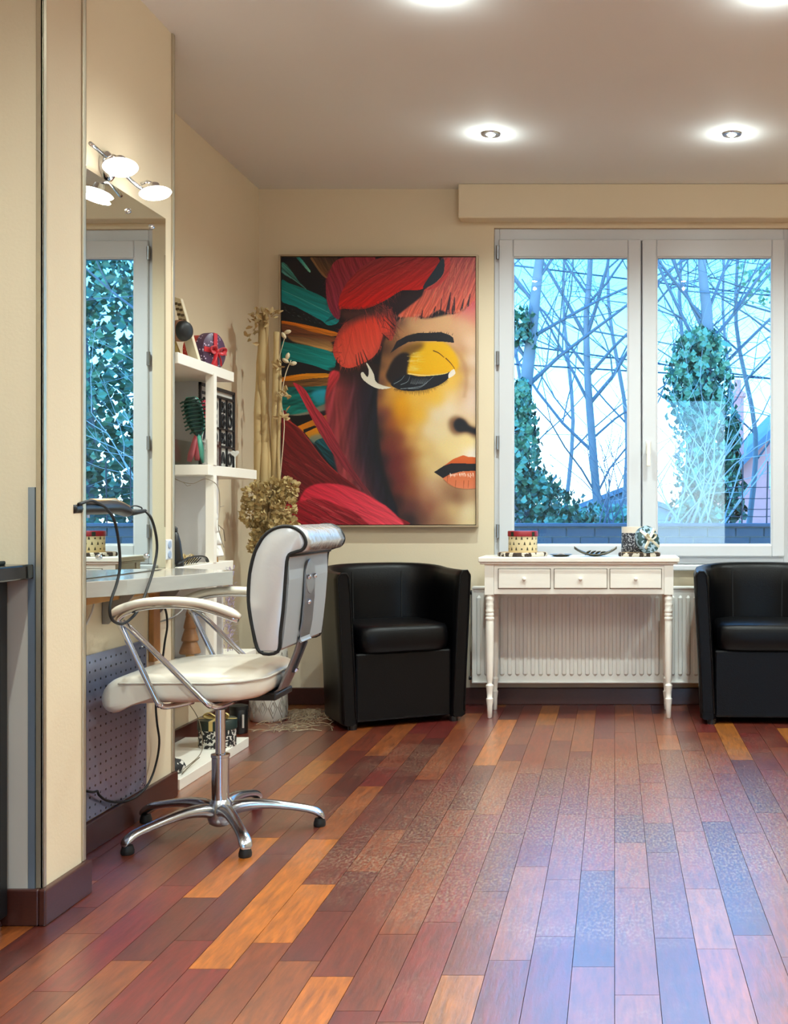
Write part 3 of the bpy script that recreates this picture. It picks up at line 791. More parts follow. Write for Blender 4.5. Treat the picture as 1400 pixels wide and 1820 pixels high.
# lamp above the mirror: wall plate, bent arms and two disc heads
DISC = mat('lit_glass_disc', (255, 255, 255), .3, emit=(1.0, .95, .86), estr=7.0)
la = thing('mirror_lamp', 'chrome lamp with two lit glass discs above the mirror', 'lamp', (-1.55, 3.52, 2.05))
g = G(); g.lathe([(.045, 0), (.045, .012), (.035, .020)], (-1.554, 3.52, 2.055), 24, axis=(1, 0, 0)); g.build('wall_plate', CHROME, la, smooth='auto')
g = G(); g.tube(spline([(-1.50, 3.30, 2.055), (-1.505, 3.42, 2.05), (-1.51, 3.52, 2.045), (-1.505, 3.62, 2.03), (-1.49, 3.72, 2.02)], 5), .006, 10); g.cyl((-1.54, 3.52, 2.05), (-1.505, 3.52, 2.046), .010); g.build('arm', CHROME, la, smooth=True)
for (px, py, X, ax) in ((214, 297, -1.45, (.18, -.26, -.95)), (276, 343, -1.45, (.22, -.10, -.97))):
    c = P_x(px, py, X); axv = Vector(ax).normalized()
    g = G(); g.lathe([(0.0, .010), (.030, .0095), (.044, .006), (.049, 0), (.044, -.004), (0.0, -.005)], c, 32, axis=ax); h = g.build('disc', DISC, la, smooth=True)
    g = G(); g.lathe([(.016, -.03), (.020, -.014), (.024, -.005)], c, 18, axis=ax); g.build('lamp_holder', CHROME, h, smooth='auto')
    e = c - axv * .03
    g = G(); g.tube([e, (e.x - .02, e.y, e.z + .008), (-1.50, e.y + .01, 2.04)], .005, 8); g.build('stem', CHROME, h, smooth=True)
    ld = bpy.data.lights.new('disc_light', 'AREA'); ld.shape = 'DISK'; ld.size = .09; ld.energy = LAMP_W; ld.color = (1, .90, .74)
    lo = bpy.data.objects.new('disc_light', ld); col.objects.link(lo); lo.parent = la
    lo.rotation_euler = Vector((0, 0, -1)).rotation_difference(axv).to_euler(); lo.location = c + axv * .02 - Vector(la.location)

# hair straightener resting on its hook, and the cords
hd = thing('hair_clipper', 'black hair styling tool hanging beside the mirror with a looped cord', 'hair tool', (-1.40, 3.15, .99))
Xh = -1.405
a0 = P_x(120, 905, Xh); a1 = P_x(160, 903, Xh); a2 = P_x(205, 902, Xh); a3 = P_x(228, 911, Xh); a4 = P_x(243, 910, Xh); a5 = P_x(258, 908, Xh)
g = G(); g.tube(spline([a0, a1, a2, a3], 5), [.020] * 6 + [.021, .0215, .022, .022, .021, .020, .020, .019, .017, .013], 14, flat=.9); g.build('body', BLACKP, hd, smooth=True)
g = G(); g.tube([a1 + Vector((0, 0, .019)), a2 + Vector((0, 0, .0205)), a3 + Vector((0, 0, .016))], .006, 8); g.build('trim_strip', mat('champagne_trim', (190, 165, 130), .3, metal=.6), hd, smooth=True)
g = G(); g.tube([a3, a4, a5], [.011, .008, .0055], 10); g.build('cord_sleeve', BLACKC, hd, smooth=True)
g = G(); g.tube(spline([P_x(228, 903, Xh), P_x(240, 899, Xh), P_x(252, 903, Xh), P_x(247, 909, Xh), P_x(235, 906, Xh)], 5, closed=True), .0022, 6, closed=True); g.build('hanging_loop', BLACKC, hd, smooth=True)
Xc = -1.385
cpts = [a5] + [P_x(*q, Xc) for q in ((268, 920), (276, 945), (279, 975), (273, 1010), (262, 1045), (248, 1080), (232, 1100), (216, 1109), (201, 1103), (195, 1088), (198, 1065), (208, 1035), (213, 1005), (211, 965), (203, 925), (188, 903), (172, 893), (160, 890))] + [P_x(140, 896, Xc)]
g = G(); g.tube(spline(cpts, 5), .0042, 8); g.build('cord', BLACKC, hd, smooth=True)
# hook carrying it on the pillar
g = G(); g.tube([(Xh, PIL1, 1.03), (Xh, PIL1 + .05, 1.03), (Xh, PIL1 + .06, .985)], .004, 8); g.build('hook', CHROME, hd)

Xq = -1.531
cp = [P_x(*q, Xq) for q in ((291, 1076), (296, 1092), (297, 1115), (293, 1140), (289, 1170), (282, 1210), (277, 1250), (279, 1285), (283, 1315), (280, 1345), (270, 1380), (255, 1405), (235, 1420), (210, 1426), (188, 1422), (176, 1413), (173, 1406), (165, 1408), (150, 1405))]
g = G(); g.tube(spline(cp, 5), .0038, 8); tag(g.build('power_cord', BLACKC, smooth=True), 'black power cord hanging from the worktop over the perforated panel', 'cord')
g = G(); g.tube(spline([P_x(*q, -1.548) for q in ((170, 1050), (168, 1066), (164, 1084), (155, 1106), (148, 1116))], 5), .0030, 8); tag(g.build('thin_cable', PVC, smooth=True), 'thin white cord curving below the worktop', 'cord')
g = G(); g.tube(spline([P_x(*q, -1.54) for q in ((276, 1107), (300, 1100), (318, 1090), (330, 1075))], 5), .0028, 8); tag(g.build('grey_cord', mat('grey_cable', (140, 136, 130), .5), smooth=True), 'thin grey cable running under the far end of the worktop', 'cord')
# ------------------------------------------------------------------ staggered white shelf unit on the left wall
SHM = mat('shelf_white', (238, 234, 224), 0.4)
MARB = mat('marbled_panel', (206, 203, 203), 0.3, var=.10, vscale=7)
SF = -1.56
su = thing('shelf_unit', 'white staggered open shelf unit standing along the left wall', 'shelf unit', (-1.7, 4.6, 0))
levels = [(1.532, 4.125, 4.73), (1.142, 4.43, 5.03), (.762, 4.125, 4.72), (.365, 4.43, 5.02), (.0, 4.14, 4.92)]
for z, y0, y1 in levels:
    g = G(); g.box(LW + .019 if z < .1 else LW, SF, y0, y1, z, z + .040); g.build('shelf', SHM, su, bevel=.002)
for (y0, y1, z0, z1, x0) in ((4.484, 4.516, 1.182, 1.540, SF - .03), (4.484, 4.516, .802, 1.142, SF - .03), (4.484, 4.516, .405, .762, SF - .03)):
    g = G(); g.box(x0, SF + .003, y0, y1, z0, z1); g.build('post', SHM, su, bevel=.001)
for (y, z0, z1, x1) in ((4.70, 1.182, 1.532, -1.665), (4.60, .802, 1.142, -1.585), (4.70, .405, .762, -1.60)):
    g = G(); g.box(LW, x1, y, y + .018, z0, z1); g.build('divider', MARB, su, bevel=.001)
g = G(); g.box(LW, LW + .008, 4.14, 4.70, .405, .762); g.box(LW, LW + .008, 4.14, 4.60, .802, 1.142); g.build('back_panel', MARB, su)

# top shelf: leaning cream card with a black roll strapped on, glitter gift box
zt = 1.572
cb = thing('perforated_card', 'cream punched card stand leaning on the top shelf with a black roll strapped on', 'card stand', (-1.67, 4.42, zt))
CARD = mat('cream_card', (226, 212, 184), .6, var=.04)
b0, b1 = Vector((-1.655, 4.50, zt)), Vector((-1.608, 4.47, zt)); t0, t1 = Vector((-1.732, 4.52, 1.845)), Vector((-1.690, 4.49, 1.83))
nv = (b1 - b0).cross(t0 - b0).normalized() * -.012
g = G(); g.loft([[b0, b1, t1, t0], [b0 + nv, b1 + nv, t1 + nv, t0 + nv]]); g.build('card', CARD, cb, bevel=.001)
g = G()
for k in range(7):
    for s in (.25, .7):
        f = .42 + k * .08
        c = b0.lerp(t0, f).lerp(b1.lerp(t1, f), s); g.box(c.x - .006, c.x + .007, c.y - .006, c.y + .003, c.z - .0045, c.z + .0045)
o = g.build('slots', mat('slot_brown', (92, 74, 46), .7), cb); o['kind'] = 'stuff'
g = G(); g.loft([[b0 + Vector((-.03, -.03, 0)), b0 + Vector((-.012, -.035, 0)), t0 + Vector((-.012, -.04, -.08)), t0 + Vector((-.03, -.035, -.08))], [b0 + Vector((-.03, -.018, 0)), b0 + Vector((-.012, -.023, 0)), t0 + Vector((-.012, -.028, -.08)), t0 + Vector((-.03, -.023, -.08))]]); g.build('side_strip', mat('gold_card', (176, 150, 90), .45), cb)
c = P_d(322, 588, 4.42)
g = G(); g.lathe([(0, -.09), (.034, -.088), (.039, -.07), (.039, .016), (.034, .028), (.02, .033), (0, .034)], c, 24, axis=(.93, -.35, -.06)); g.build('roll', mat('black_satin', (16, 16, 18), .5), cb, smooth=True)
g = G(); g.lathe([(.0395, -.018), (.0415, -.016), (.0415, .004), (.0395, .006)], c, 24, axis=(.93, -.35, -.06)); g.build('strap', mat('brown_strap', (128, 84, 58), .6), cb, smooth='auto')

gb = thing('glitter_gift_box', 'round red glitter gift box with purple lid and red bow on its side', 'gift box', (-1.64, 4.60, zt))
ax = Vector((.955, -.295, 0)); c = Vector((-1.606, 4.63, zt + .074))
g = G(); g.lathe([(.066, -.10), (.066, -.02)], c, 36, axis=ax); g.build('box', dots('red_glitter', (168, 34, 26), (240, 170, 120), 90, .13, .45), gb, smooth='auto')
g = G(); g.lathe([(.0735, -.035), (.0735, .0), (.070, .003), (0, .003)], c, 40, axis=ax); g.build('lid', dots('purple_glitter', (74, 48, 78), (208, 190, 214), 70, .22, .4), gb, smooth='auto')
RIB = mat('red_satin_ribbon', (196, 18, 36), .35, sheen=.3)
s = Vector((.295, .955, 0)); u = Vector((0, 0, 1))
g = G()
for (d1, d2) in ((u, s),):
    q = c + ax * .0045
    g.loft([[q + d1 * a + d2 * w + ax * e for (w, e) in ((-.011, 0), (.011, 0), (.011, .002), (-.011, .002))] for a in (-.071, .071)])
    g.loft([[q + d2 * a + d1 * w + ax * e for (w, e) in ((-.010, 0), (.010, 0), (.010, .002), (-.010, .002))] for a in (-.071, .071)])
g.build('ribbon', RIB, gb)
g = G()
for sg in (-1, 1):
    q = c + ax * .008
    g.tube(spline([q, q + s * (sg * .025) + u * .014 + ax * .014, q + s * (sg * .046) + u * .008 + ax * .010, q + s * (sg * .030) - u * .008 + ax * .006, q], 5), .009, 8, flat=.35)
    g.tube(spline([q, q + s * (sg * .016) - u * .03 + ax * .008, q + s * (sg * .026) - u * .058 + ax * .004], 5), .008, 8, flat=.25)
g.ball(c + ax * .012, .009); g.build('bow', RIB, gb, smooth=True)

# second shelf: black framed letter board, hair brushes in a clear box, white heart
z2 = 1.182
bd = thing('letter_board', 'black framed symbol board standing on the shelf behind the brushes', 'board', (-1.66, 4.78, z2))
BK = mat('board_black', (20, 20, 24), .5); BX = -1.652
g = G(); g.box(BX - .006, BX - .001, 4.585, 5.00, z2 + .002, 1.515); g.build('backing', mat('board_grey', (186, 184, 180), .5, var=.08, vscale=20), bd)
g = G()
for (y0, y1, z0, z1) in ((4.585, 4.597, z2, 1.517), (4.988, 5.0, z2, 1.517), (4.585, 5.0, z2, z2 + .010), (4.585, 5.0, 1.505, 1.517), (4.60, 4.99, 1.474, 1.484), (4.60, 4.99, 1.270, 1.279), (4.60, 4.99, 1.345, 1.352), (4.70, 4.706, 1.19, 1.48), (4.82, 4.826, 1.19, 1.48), (4.90, 4.906, 1.19, 1.48)):
    g.box(BX - .002, BX + .008, y0, y1, z0, z1)
g.build('frame', BK, bd)
r_ = random.Random(5)
for iy, y in enumerate((4.65, 4.76, 4.86, 4.945)):
    for z in (1.225, 1.31, 1.385, 1.44):
        g = G(); k = r_.randrange(4); s_ = .022
        if k == 0: g.tube([(BX + .003, y + s_ * math.cos(t), z + s_ * math.sin(t)) for t in [2 * math.pi * j / 16 for j in range(16)]], .005, 6, closed=True)
        elif k == 1:
            g.tube([(BX + .003, y + .013 * math.cos(t), z + .012 + .012 * math.sin(t)) for t in [2 * math.pi * j / 12 for j in range(12)]], .005, 6, closed=True)
            g.tube([(BX + .003, y + .015 * math.cos(t), z - .014 + .014 * math.sin(t)) for t in [2 * math.pi * j / 12 for j in range(12)]], .005, 6, closed=True)
        elif k == 2:
            g.tube([(BX + .003, y - .02, z - .02), (BX + .003, y, z + .024), (BX + .003, y + .02, z - .02)], .005, 6)
        else:
            g.tube([(BX + .003, y - .018, z + .02), (BX + .003, y + .018, z - .02)], .006, 6); g.tube([(BX + .003, y + .018, z + .02), (BX + .003, y - .018, z - .02)], .005, 6)
        g.build('symbol', BK, bd)
hx = P_d(417, 806, 4.90)
g = G()
pts = []
for k in range(24):
    t = 2 * math.pi * k / 24
    pts.append((hx.x + .00105 * 16 * math.sin(t) ** 3, hx.z + .00105 * (13 * math.cos(t) - 5 * math.cos(2 * t) - 2 * math.cos(3 * t) - math.cos(4 * t))))
g.prism(pts, 4.90, 4.908, 'xz'); hh = g.build('heart', WHITE, None, bevel=.001)
ht = thing('white_heart', 'small white heart on a stick at the end of the second shelf', 'ornament', (hx.x, 4.90, z2)); hh.parent = ht; hh.location = -Vector(ht.location)
g = G(); g.cyl((hx.x, 4.904, z2), (hx.x, 4.904, hx.z - .012), .002, n=8); g.build('stick', WHITE, ht)

def brush(name, label, base, top, c_head, c_hand, w=.034, hl=.14, face=(0.45, -0.89, 0)):
    base, top = Vector(base), Vector(top)
    r = thing(name, label, 'hair brush', base)
    ax = (top - base).normalized(); side = ax.cross(Vector(face)).normalized(); fr = side.cross(ax).normalized()
    Lh = (top - base).length
    g = G(); g.tube([base, base + ax * .03, base + ax * .07, base + ax * (Lh - hl)], [.009, .0125, .010, .007], 12); g.build('handle', c_hand, r, smooth=True)
    h0 = base + ax * (Lh - hl - .01)
    loops = []
    for f, ww in ((0, .2), (.12, .62), (.35, .95), (.7, 1.0), (.92, .85), (1.0, .55)):
        cc = h0 + ax * (hl * f)
        loops.append([cc + side * (w * .72 * ww * a) + fr * b_ for a, b_ in ((-1, -.004), (-.6, .007), (.6, .007), (1, -.004), (.6, -.007), (-.6, -.007))])
    g = G(); g.loft(loops); hd_ = g.build('head', c_head, r, smooth='auto')
    for k in range(8):
        f = .16 + k * .10
        for s_ in (-.66, -.33, 0, .33, .66):
            pass
    g = G()
    for k in range(9):
        cc = h0 + ax * (hl * (.12 + k * .098)); ww = w * (.70 if k == 0 else 1.0)
        g.tube([cc - side * ww + fr * .016 - ax * .006, cc - side * ww * .5 + fr * .024, cc + fr * .020, cc + side * ww + fr * .006], .0034, 6)
        for s_ in (-.8, -.4, 0, .4, .8):
            g.cyl(cc + side * (ww * s_), cc + side * (ww * s_) + fr * .022, .0022, n=5)
    g.build('bristles', c_head, hd_)
    g = G(); g.tube([l[3] for l in loops] + [loops[-1][0]], .0032, 6); g.build('rim', c_hand, hd_)
    return r
DG = mat('dark_green_bristle', (14, 58, 48), .4); TEAL_ = mat('teal_handle', (96, 190, 168), .3)
PK = mat('pink_bristle', (206, 60, 84), .4); PKH = mat('pink_handle', (226, 108, 120), .3)
brush('green_paddle_brush', 'dark green vented paddle brush with teal handle on the second shelf', P_d(363, 817, 4.50) + Vector((0, 0, -.012)), P_d(338, 702, 4.50), DG, TEAL_, .046, .155)
brush('pink_brush', 'pink hair brush with its handle towards the wall behind the green one', P_d(336, 815, 4.56) + Vector((0, 0, -.012)), P_d(366, 708, 4.60), PK, PKH, .022, .15)
brush('rose_brush', 'second pink hair brush standing upright beside the black board', P_d(350, 813, 4.58) + Vector((0, 0, -.012)), P_d(353, 706, 4.62), mat('maroon_bristle', (84, 26, 42), .4), PKH, .024, .13)
cbx = thing('clear_brush_box', 'clear acrylic box holding the hair brushes', 'holder', (-1.62, 4.53, z2))
g = G(); g.box(-1.700, -1.585, 4.448, 4.451, z2, z2 + .10); g.box(-1.700, -1.585, 4.637, 4.640, z2, z2 + .10); g.box(-1.703, -1.700, 4.448, 4.640, z2, z2 + .10); g.box(-1.585, -1.582, 4.448, 4.640, z2, z2 + .10)
g.build('walls', CLEAR, cbx, fix=False)
g = G(); g.box(-1.703, -1.582, 4.448, 4.640, z2, z2 + .002); g.build('base', CLEAR, cbx, fix=False)

# ornaments on shelf three and four
z3 = .802
TREEW = mat('white_ceramic', (236, 234, 228), .3)
def cone_tree(name, label, base, H, R, m, tiers=4, n=28):
    r = thing(name, label, 'ornament', base)
    z0 = H * .10
    g = G(); g.lathe([(R * .42, 0), (R * .38, z0)], base, 20); g.build('stump', mat('oak_stump', (196, 150, 92), .5, var=.15, vscale=40), r, smooth='auto')
    hh_ = (H - z0) / tiers
    for k in range(tiers):
        rb_ = R * (1 - .2 * k); rt_ = rb_ * .62 if k < tiers - 1 else .002
        g = G(); g.lathe([(rb_ * .9, z0 + k * hh_), (rb_, z0 + k * hh_ + .004), (rb_ * .97, z0 + k * hh_ + .012), (rt_, z0 + (k + 1) * hh_)], base, n); g.build('tier', m, r, smooth='auto')
    return r
c = P_d(381, 1000, 4.58); cone_tree('ceramic_tree', 'white ceramic fir tree ornament on the third shelf', (c.x, 4.58, z3), .215, .036, TREEW)
c = P_d(350, 1160, 4.80)
cone_tree('wooden_tree', 'turned wooden fir tree ornament on the shelf below the worktop', (-1.715, 4.66, .405), .225, .042, mat('turned_wood', (140, 96, 60), .45, var=.25, vscale=26, stretch=(1, 1, 5)), 4)

# black cone bottle and tools with raffia on the far end of the worktop
bt = thing('black_bottle', 'tall black cone bottle standing at the far end of the worktop', 'bottle', (-1.60, 4.20, z3))
c = P_d(311, 985, 4.20)
g = G(); g.lathe([(.030, 0), (.031, .01), (.020, .09), (.012, .12), (.008, .125)], (c.x, 4.20, z3), 20); g.build('bottle_body', BLACKP, bt, smooth='auto')
g = G(); g.lathe([(.009, .125), (.009, .14), (.004, .145)], (c.x, 4.20, z3), 14); g.build('cap', BLACKP, bt, smooth='auto')
bt.location = (c.x, 4.20, z3)
for k in bt.children: k.location = -Vector(bt.location)
RAFF = mat('raffia', (206, 182, 128), .7, var=.2, vscale=30)
rf = random.Random(3)
g = G()
for k in range(46):
    x = rf.uniform(-1.56, -1.40); y = rf.uniform(4.16, 4.40); z = z3
    x = rf.uniform(-1.64, -1.585)
    a = rf.uniform(-.5, .5); l = rf.uniform(.04, .09)
    pts = [(x - .3 * l * math.sin(a), y - l * math.cos(a), z + .004 + rf.random() * .02), (x, y, z + .012 + rf.random() * .035), (x + .2 * l * math.sin(a), y + l * math.cos(a) * .8, z + .003 + rf.random() * .02)]
    g.tube(spline(pts, 4), rf.uniform(.0010, .0022), 5, flat=.5)
tag(g.build('raffia_strands', RAFF, smooth=True), 'loose bundle of raffia strands lying on the shelf level with the worktop', 'raffia', kind='stuff')
tl = thing('hair_comb', 'black hair comb lying in the raffia on the shelf level with the worktop', 'comb', (-1.58, 4.3, .802))
g = G(); g.tube(spline([(-1.575, 4.15, .812), (-1.568, 4.24, .830), (-1.566, 4.34, .834), (-1.568, 4.42, .826), (-1.570, 4.45, .808)], 5), .007, 10, flat=.5); g.build('spine', BLACKP, tl, smooth=True)
for k in range(9):
    f = k / 9; y = 4.18 + .22 * f
    g = G(); g.tube([(-1.568, y, .822 + .010 * math.sin(f * 3)), (-1.592, y + .01, .806)], .0022, 5); g.build('tooth', BLACKP, tl)

# silver-violet tinsel hanging from the third shelf
g = G(); rt = random.Random(11)
for k in range(260):
    f = rt.random(); z = .775 - f * .33; w = .018 + .03 * f
    x = SF + .008 + rt.uniform(0, .022); y = 4.62 + rt.uniform(-w, w) * 1.2
    a = rt.uniform(0, 6.28); l = rt.uniform(.008, .022)
    g.tube([(x, y, z), (x + .4 * l * math.cos(a), y + l * math.cos(a), z + l * math.sin(a))], .0016, 4, flat=.4)
tag(g.build('tinsel_garland', mat('violet_tinsel', (176, 160, 186), .3, metal=.4)), 'silver violet tinsel hanging from the shelf below the ceramic tree', 'tinsel', kind='stuff')

# thin twig garland wound on the shelf post
g = G()
g.tube(spline([(-1.70, 4.45, 1.130), (-1.66, 4.44, 1.115), (-1.62, 4.44, 1.11), (-1.58, 4.46, 1.128), (SF + .012, 4.50, 1.10), (SF + .010, 4.53, 1.02), (SF + .014, 4.50, .95), (SF + .010, 4.54, .90), (SF + .016, 4.56, .86)], 6), .0016, 6)
g.tube([(-1.66, 4.44, 1.115), (-1.645, 4.44, 1.100), (-1.63, 4.44, 1.104)], .0012, 5); g.tube([(SF + .010, 4.53, 1.02), (SF + .016, 4.56, 1.025)], .0015, 5); g.tube([(SF + .014, 4.50, .95), (SF + .02, 4.545, .93), (SF + .02, 4.56, .885)], .0022, 5)
tag(g.build('twig_garland', mat('pale_twig', (150, 138, 120), .7), smooth=True), 'thin twig garland trailing round the shelf post', 'garland')

# bottom platform: leaf-print box with gold bow, patterned pouch
zb = .040
lb = thing('leaf_print_box', 'round dark box with white leaf print and gold ribbon on the lowest shelf', 'gift box', (-1.632, 4.74, zb))
bx, by = -1.632, 4.74
g = G(); g.lathe([(.074, 0), (.075, .002), (.075, .085), (.07, .087)], (bx, by, zb), 36); g.build('box', marks('leaf_print', (26, 28, 32), (222, 220, 212), 75, .53), lb, smooth='auto')
g = G(); g.lathe([(.0785, .072), (.0785, .108), (.076, .111), (0, .111)], (bx, by, zb), 36); ld_ = g.build('lid', mat('dark_green_lid', (24, 42, 40), .45), lb, smooth='auto')
GR = mat('gold_ribbon', (220, 196, 128), .3, metal=.4)
g = G(); g.box(bx - .008, bx + .008, by - .079, by + .079, zb + .111, zb + .1125); g.box(bx - .079, bx + .079, by - .008, by + .008, zb + .111, zb + .1125); g.box(bx - .008, bx + .008, by - .0805, by - .0785, zb + .073, zb + .112); g.build('ribbon', GR, lb)
g = G()
for sg in (-1, 1):
    q = Vector((bx, by, zb + .114)); g.tube(spline([q, q + Vector((sg * .03, -.01, .022)), q + Vector((sg * .05, -.01, .012)), q + Vector((sg * .028, -.005, .002)), q], 5), .010, 8, flat=.3)
g.build('bow', GR, lb, smooth=True)
g = G(); L3 = []
for (s_, z) in ((.7, .0), (1.0, .012), (.96, .030), (.75, .046), (.40, .056)):
    L3.append([Vector((-1.640 + .058 * s_ * math.cos(t) * (1 + .10 * math.sin(3 * t)), 4.235 + .078 * s_ * math.sin(t) * (1 + .08 * math.cos(2 * t)), zb + z)) for t in [2 * math.pi * j / 20 for j in range(20)]])
g.loft(L3); tag(g.build('patterned_pouch', marks('pouch_print', (22, 22, 24), (214, 210, 202), 60, .52, stretch=(1, .6, 1)), smooth=True, sub=1), 'soft black and white patterned pouch on the lowest shelf', 'pouch')
g = G(); g.tube(spline([(-1.60, 4.30, zb + .006), (-1.585, 4.40, zb + .03), (-1.60, 4.48, zb + .06), (-1.64, 4.55, zb + .14), (-1.70, 4.60, zb + .20)], 6), .0015, 6); g.tube(spline([(-1.575, 4.2, zb + .006), (-1.585, 4.3, zb + .012), (-1.59, 4.42, zb + .02)], 6), .0018, 6)
tag(g.build('bare_twig', mat('brown_twig', (104, 88, 66), .7), smooth=True), 'bare thin twig arching over the lowest shelf', 'twig')

# floor corner: vase, dried arrangement, straw, black canister
VX, VY = -1.665, 5.55
va = thing('floor_vase', 'tall white vase with grey diamond relief behind the salon chair', 'vase', (VX, VY, 0))
VM = mat('vase_white', (206, 200, 190), .55); VD = mat('vase_grey', (150, 140, 130), .6)
g = G(); g.lathe([(.080, 0), (.086, .006), (.088, .05), (.088, .34), (.084, .345), (.080, .34), (.078, .05)], (VX, VY, 0), 40); g.build('vase_body', VM, va, smooth='auto')
nd = 12; dm = None
for row in range(3):
    for k in range(nd):
        a = 2 * math.pi * (k + .5 * (row % 2)) / nd; zc = .07 + row * .105
        g = G()
        for sc in (1.0, .55):
            pts = []
            for (u_, v_) in ((0, 1), (1, 0), (0, -1), (-1, 0)):
                aa = a + u_ * sc * .225; pts.append(Vector((VX + .0892 * math.cos(aa), VY + .0892 * math.sin(aa), zc + v_ * sc * .05)))
            g.tube(pts, .0022, 5, closed=True)
        g.build('diamond', VD, va)
STK = mat('dried_stalk', (186, 160, 112), .7, var=.3, vscale=14, stretch=(1, 1, .3), bump=.2, bscale=40)
PETAL = mat('dried_petal', (196, 172, 120), .8, var=.25, vscale=16)
PALE = mat('pale_pod', (226, 212, 178), .6)
da = thing('dried_arrangement', 'tall dried stalks with brown hydrangea heads standing in the vase', 'dried flowers', (VX, VY, .02))
rs_ = random.Random(4)
# tall wrapped driftwood stalks
for (px0, px1, top, r0) in ((452, 463, 556, .020), (470, 468, 570, .024), (486, 489, 590, .017), (478, 474, 548, .012), (495, 496, 640, .009)):
    pts = []
    for j in range(9):
        f = j / 8
        z = .03 + f * (CAM_Z + (VPY - top) / (F_PX / VY) - .03)
        xt = (px0 + (px1 - px0) * f - VPX) / (F_PX / VY)
        x0_ = VX + (xt - VX) * min(1, f * 2.2) if f < .45 else xt
        pts.append((x0_ + rs_.uniform(-.006, .006), VY + rs_.uniform(-.015, .015), z))
    sp_ = spline(pts, 4); g = G(); g.tube(sp_, [r0 * (1.08 - .3 * i / len(sp_)) * rs_.uniform(.82, 1.15) for i in range(len(sp_))], 9); g.build('stalk', STK, da, smooth=True)
# papery wisps on top
def petal(g, c, d, w, l, rr):
    d = Vector(d).normalized(); s_ = d.cross(Vector((rr.uniform(-1, 1), rr.uniform(-1, 1), rr.uniform(-1, 1)))).normalized(); n_ = d.cross(s_)
    b = len(g.v)
    P = [c, c + d * l * .45 + s_ * w + n_ * l * .12, c + d * l * .9 + s_ * w * .55 + n_ * l * .02, c + d * l + n_ * l * -.05, c + d * l * .9 - s_ * w * .55 + n_ * l * .02, c + d * l * .45 - s_ * w + n_ * l * .12]
    g.v.extend([tuple(p) for p in P]); g.f.extend([(b, b + 1, b + 2, b + 3), (b, b + 3, b + 4, b + 5)])
g = G()
for (px, py) in ((450, 562), (474, 566), (484, 562), (458, 575), (496, 655), (505, 700), (500, 740), (447, 600)):
    c = P_d(px, py, VY - .03)
    for k in range(9): petal(g, c + Vector((rs_.uniform(-.02, .02), rs_.uniform(-.02, .02), rs_.uniform(-.03, .03))), (rs_.uniform(-1, 1), rs_.uniform(-1, 1), rs_.uniform(-.4, 1)), .010, .04, rs_)
o = g.build('paper_wisps', STK, da, fix=False); o['kind'] = 'stuff'
for (px, py, sz) in ((455, 880, .065), (488, 872, .066), (448, 915, .060), (478, 910, .072), (505, 900, .058), (512, 868, .045), (470, 950, .066), (498, 945, .060), (515, 935, .04), (460, 968, .05), (480, 985, .05)):
    c = P_d(px, py, VY - .05 + rs_.uniform(-.04, .03)); g = G()
    for k in range(150):
        d = Vector((rs_.gauss(0, 1), rs_.gauss(0, 1), rs_.gauss(0, 1))).normalized()
        petal(g, c + d * sz * rs_.uniform(.55, .85), d + Vector((rs_.uniform(-.7, .7), rs_.uniform(-.7, .7), rs_.uniform(-.7, .7))), rs_.uniform(.009, .015), rs_.uniform(.018, .030), rs_)
    h_ = g.build('flower_head', PETAL, da, fix=False)
    g = G(); q = Vector((VX + rs_.uniform(-.03, .03), VY + rs_.uniform(-.03, .03), .30)); g.tube(spline([q, q.lerp(c, .5) + Vector((0, 0, .05)), c], 4), .004, 6); g.build('stem', STK, h_, smooth=True)
sprig = [P_d(505, 760, 5.62), P_d(500, 715, 5.62), P_d(506, 670, 5.62), P_d(517, 640, 5.62)]
g = G(); g.tube(spline([Vector((VX + .03, VY + .02, .3)), P_d(495, 900, 5.6)] + sprig, 5), .0022, 6); g.tube(spline([P_d(500, 715, 5.62), P_d(492, 660, 5.62), P_d(506, 600, 5.62)], 5), .0018, 6); sg_ = g.build('sprig', PALE, da, smooth=True)
for (px, py, dx_, dz_) in ((511, 633, .3, 1), (507, 641, -1, .6), (521, 646, 1, .2), (504, 596, -.6, 1), (511, 590, 1, .3), (497, 675, -.3, 1), (502, 700, .6, .8)):
    c = P_d(px, py, 5.62); d = Vector((dx_, 0, dz_)).normalized()
    g = G(); g.lathe([(.001, -.020), (.008, -.012), (.011, 0), (.008, .012), (.001, .018)], c, 10, axis=d); g.build('pod', PALE, sg_, smooth=True)
g = G(); r2 = random.Random(9)
for k in range(240):
    x = r2.gauss(-1.50, .08); y = r2.uniform(5.25, 5.78)
    if x < -1.83 or x > -1.28: continue
    if (x - VX) ** 2 + (y - VY) ** 2 < .10 ** 2: continue
    a = r2.uniform(0, 6.28); l = r2.uniform(.015, .05); z = .003 + r2.random() * .035 * max(0, 1 - abs(y - 5.6) * 4)
    g.tube([(x - l * math.cos(a), y - l * math.sin(a), .002 + z * .4), (x, y, z + .006), (x + l * math.cos(a), y + l * math.sin(a), .002 + z * .3)], .0012, 4)
tag(g.build('straw_scraps', mat('grey_straw', (178, 160, 132), .8), fix=False), 'loose straw scraps scattered on the floor round the vase', 'straw', kind='stuff')
bc_ = thing('black_canister', 'small black canister on the floor beside the diamond vase', 'canister', (-1.70, 5.22, 0))
g = G(); g.lathe([(.036, 0), (.040, .004), (.040, .11), (.036, .115)], (-1.70, 5.22, 0), 24); g.build('can', BLACKP, bc_, smooth='auto')
g = G(); g.lathe([(.041, .108), (.041, .124), (.02, .13), (0, .13)], (-1.70, 5.22, 0), 24); g.build('lid', BLACKC, bc_, smooth='auto')
g = G(); g.box(-1.672, -1.664, 5.178, 5.182, .03, .09); g.build('label_strip', WHITE, bc_)

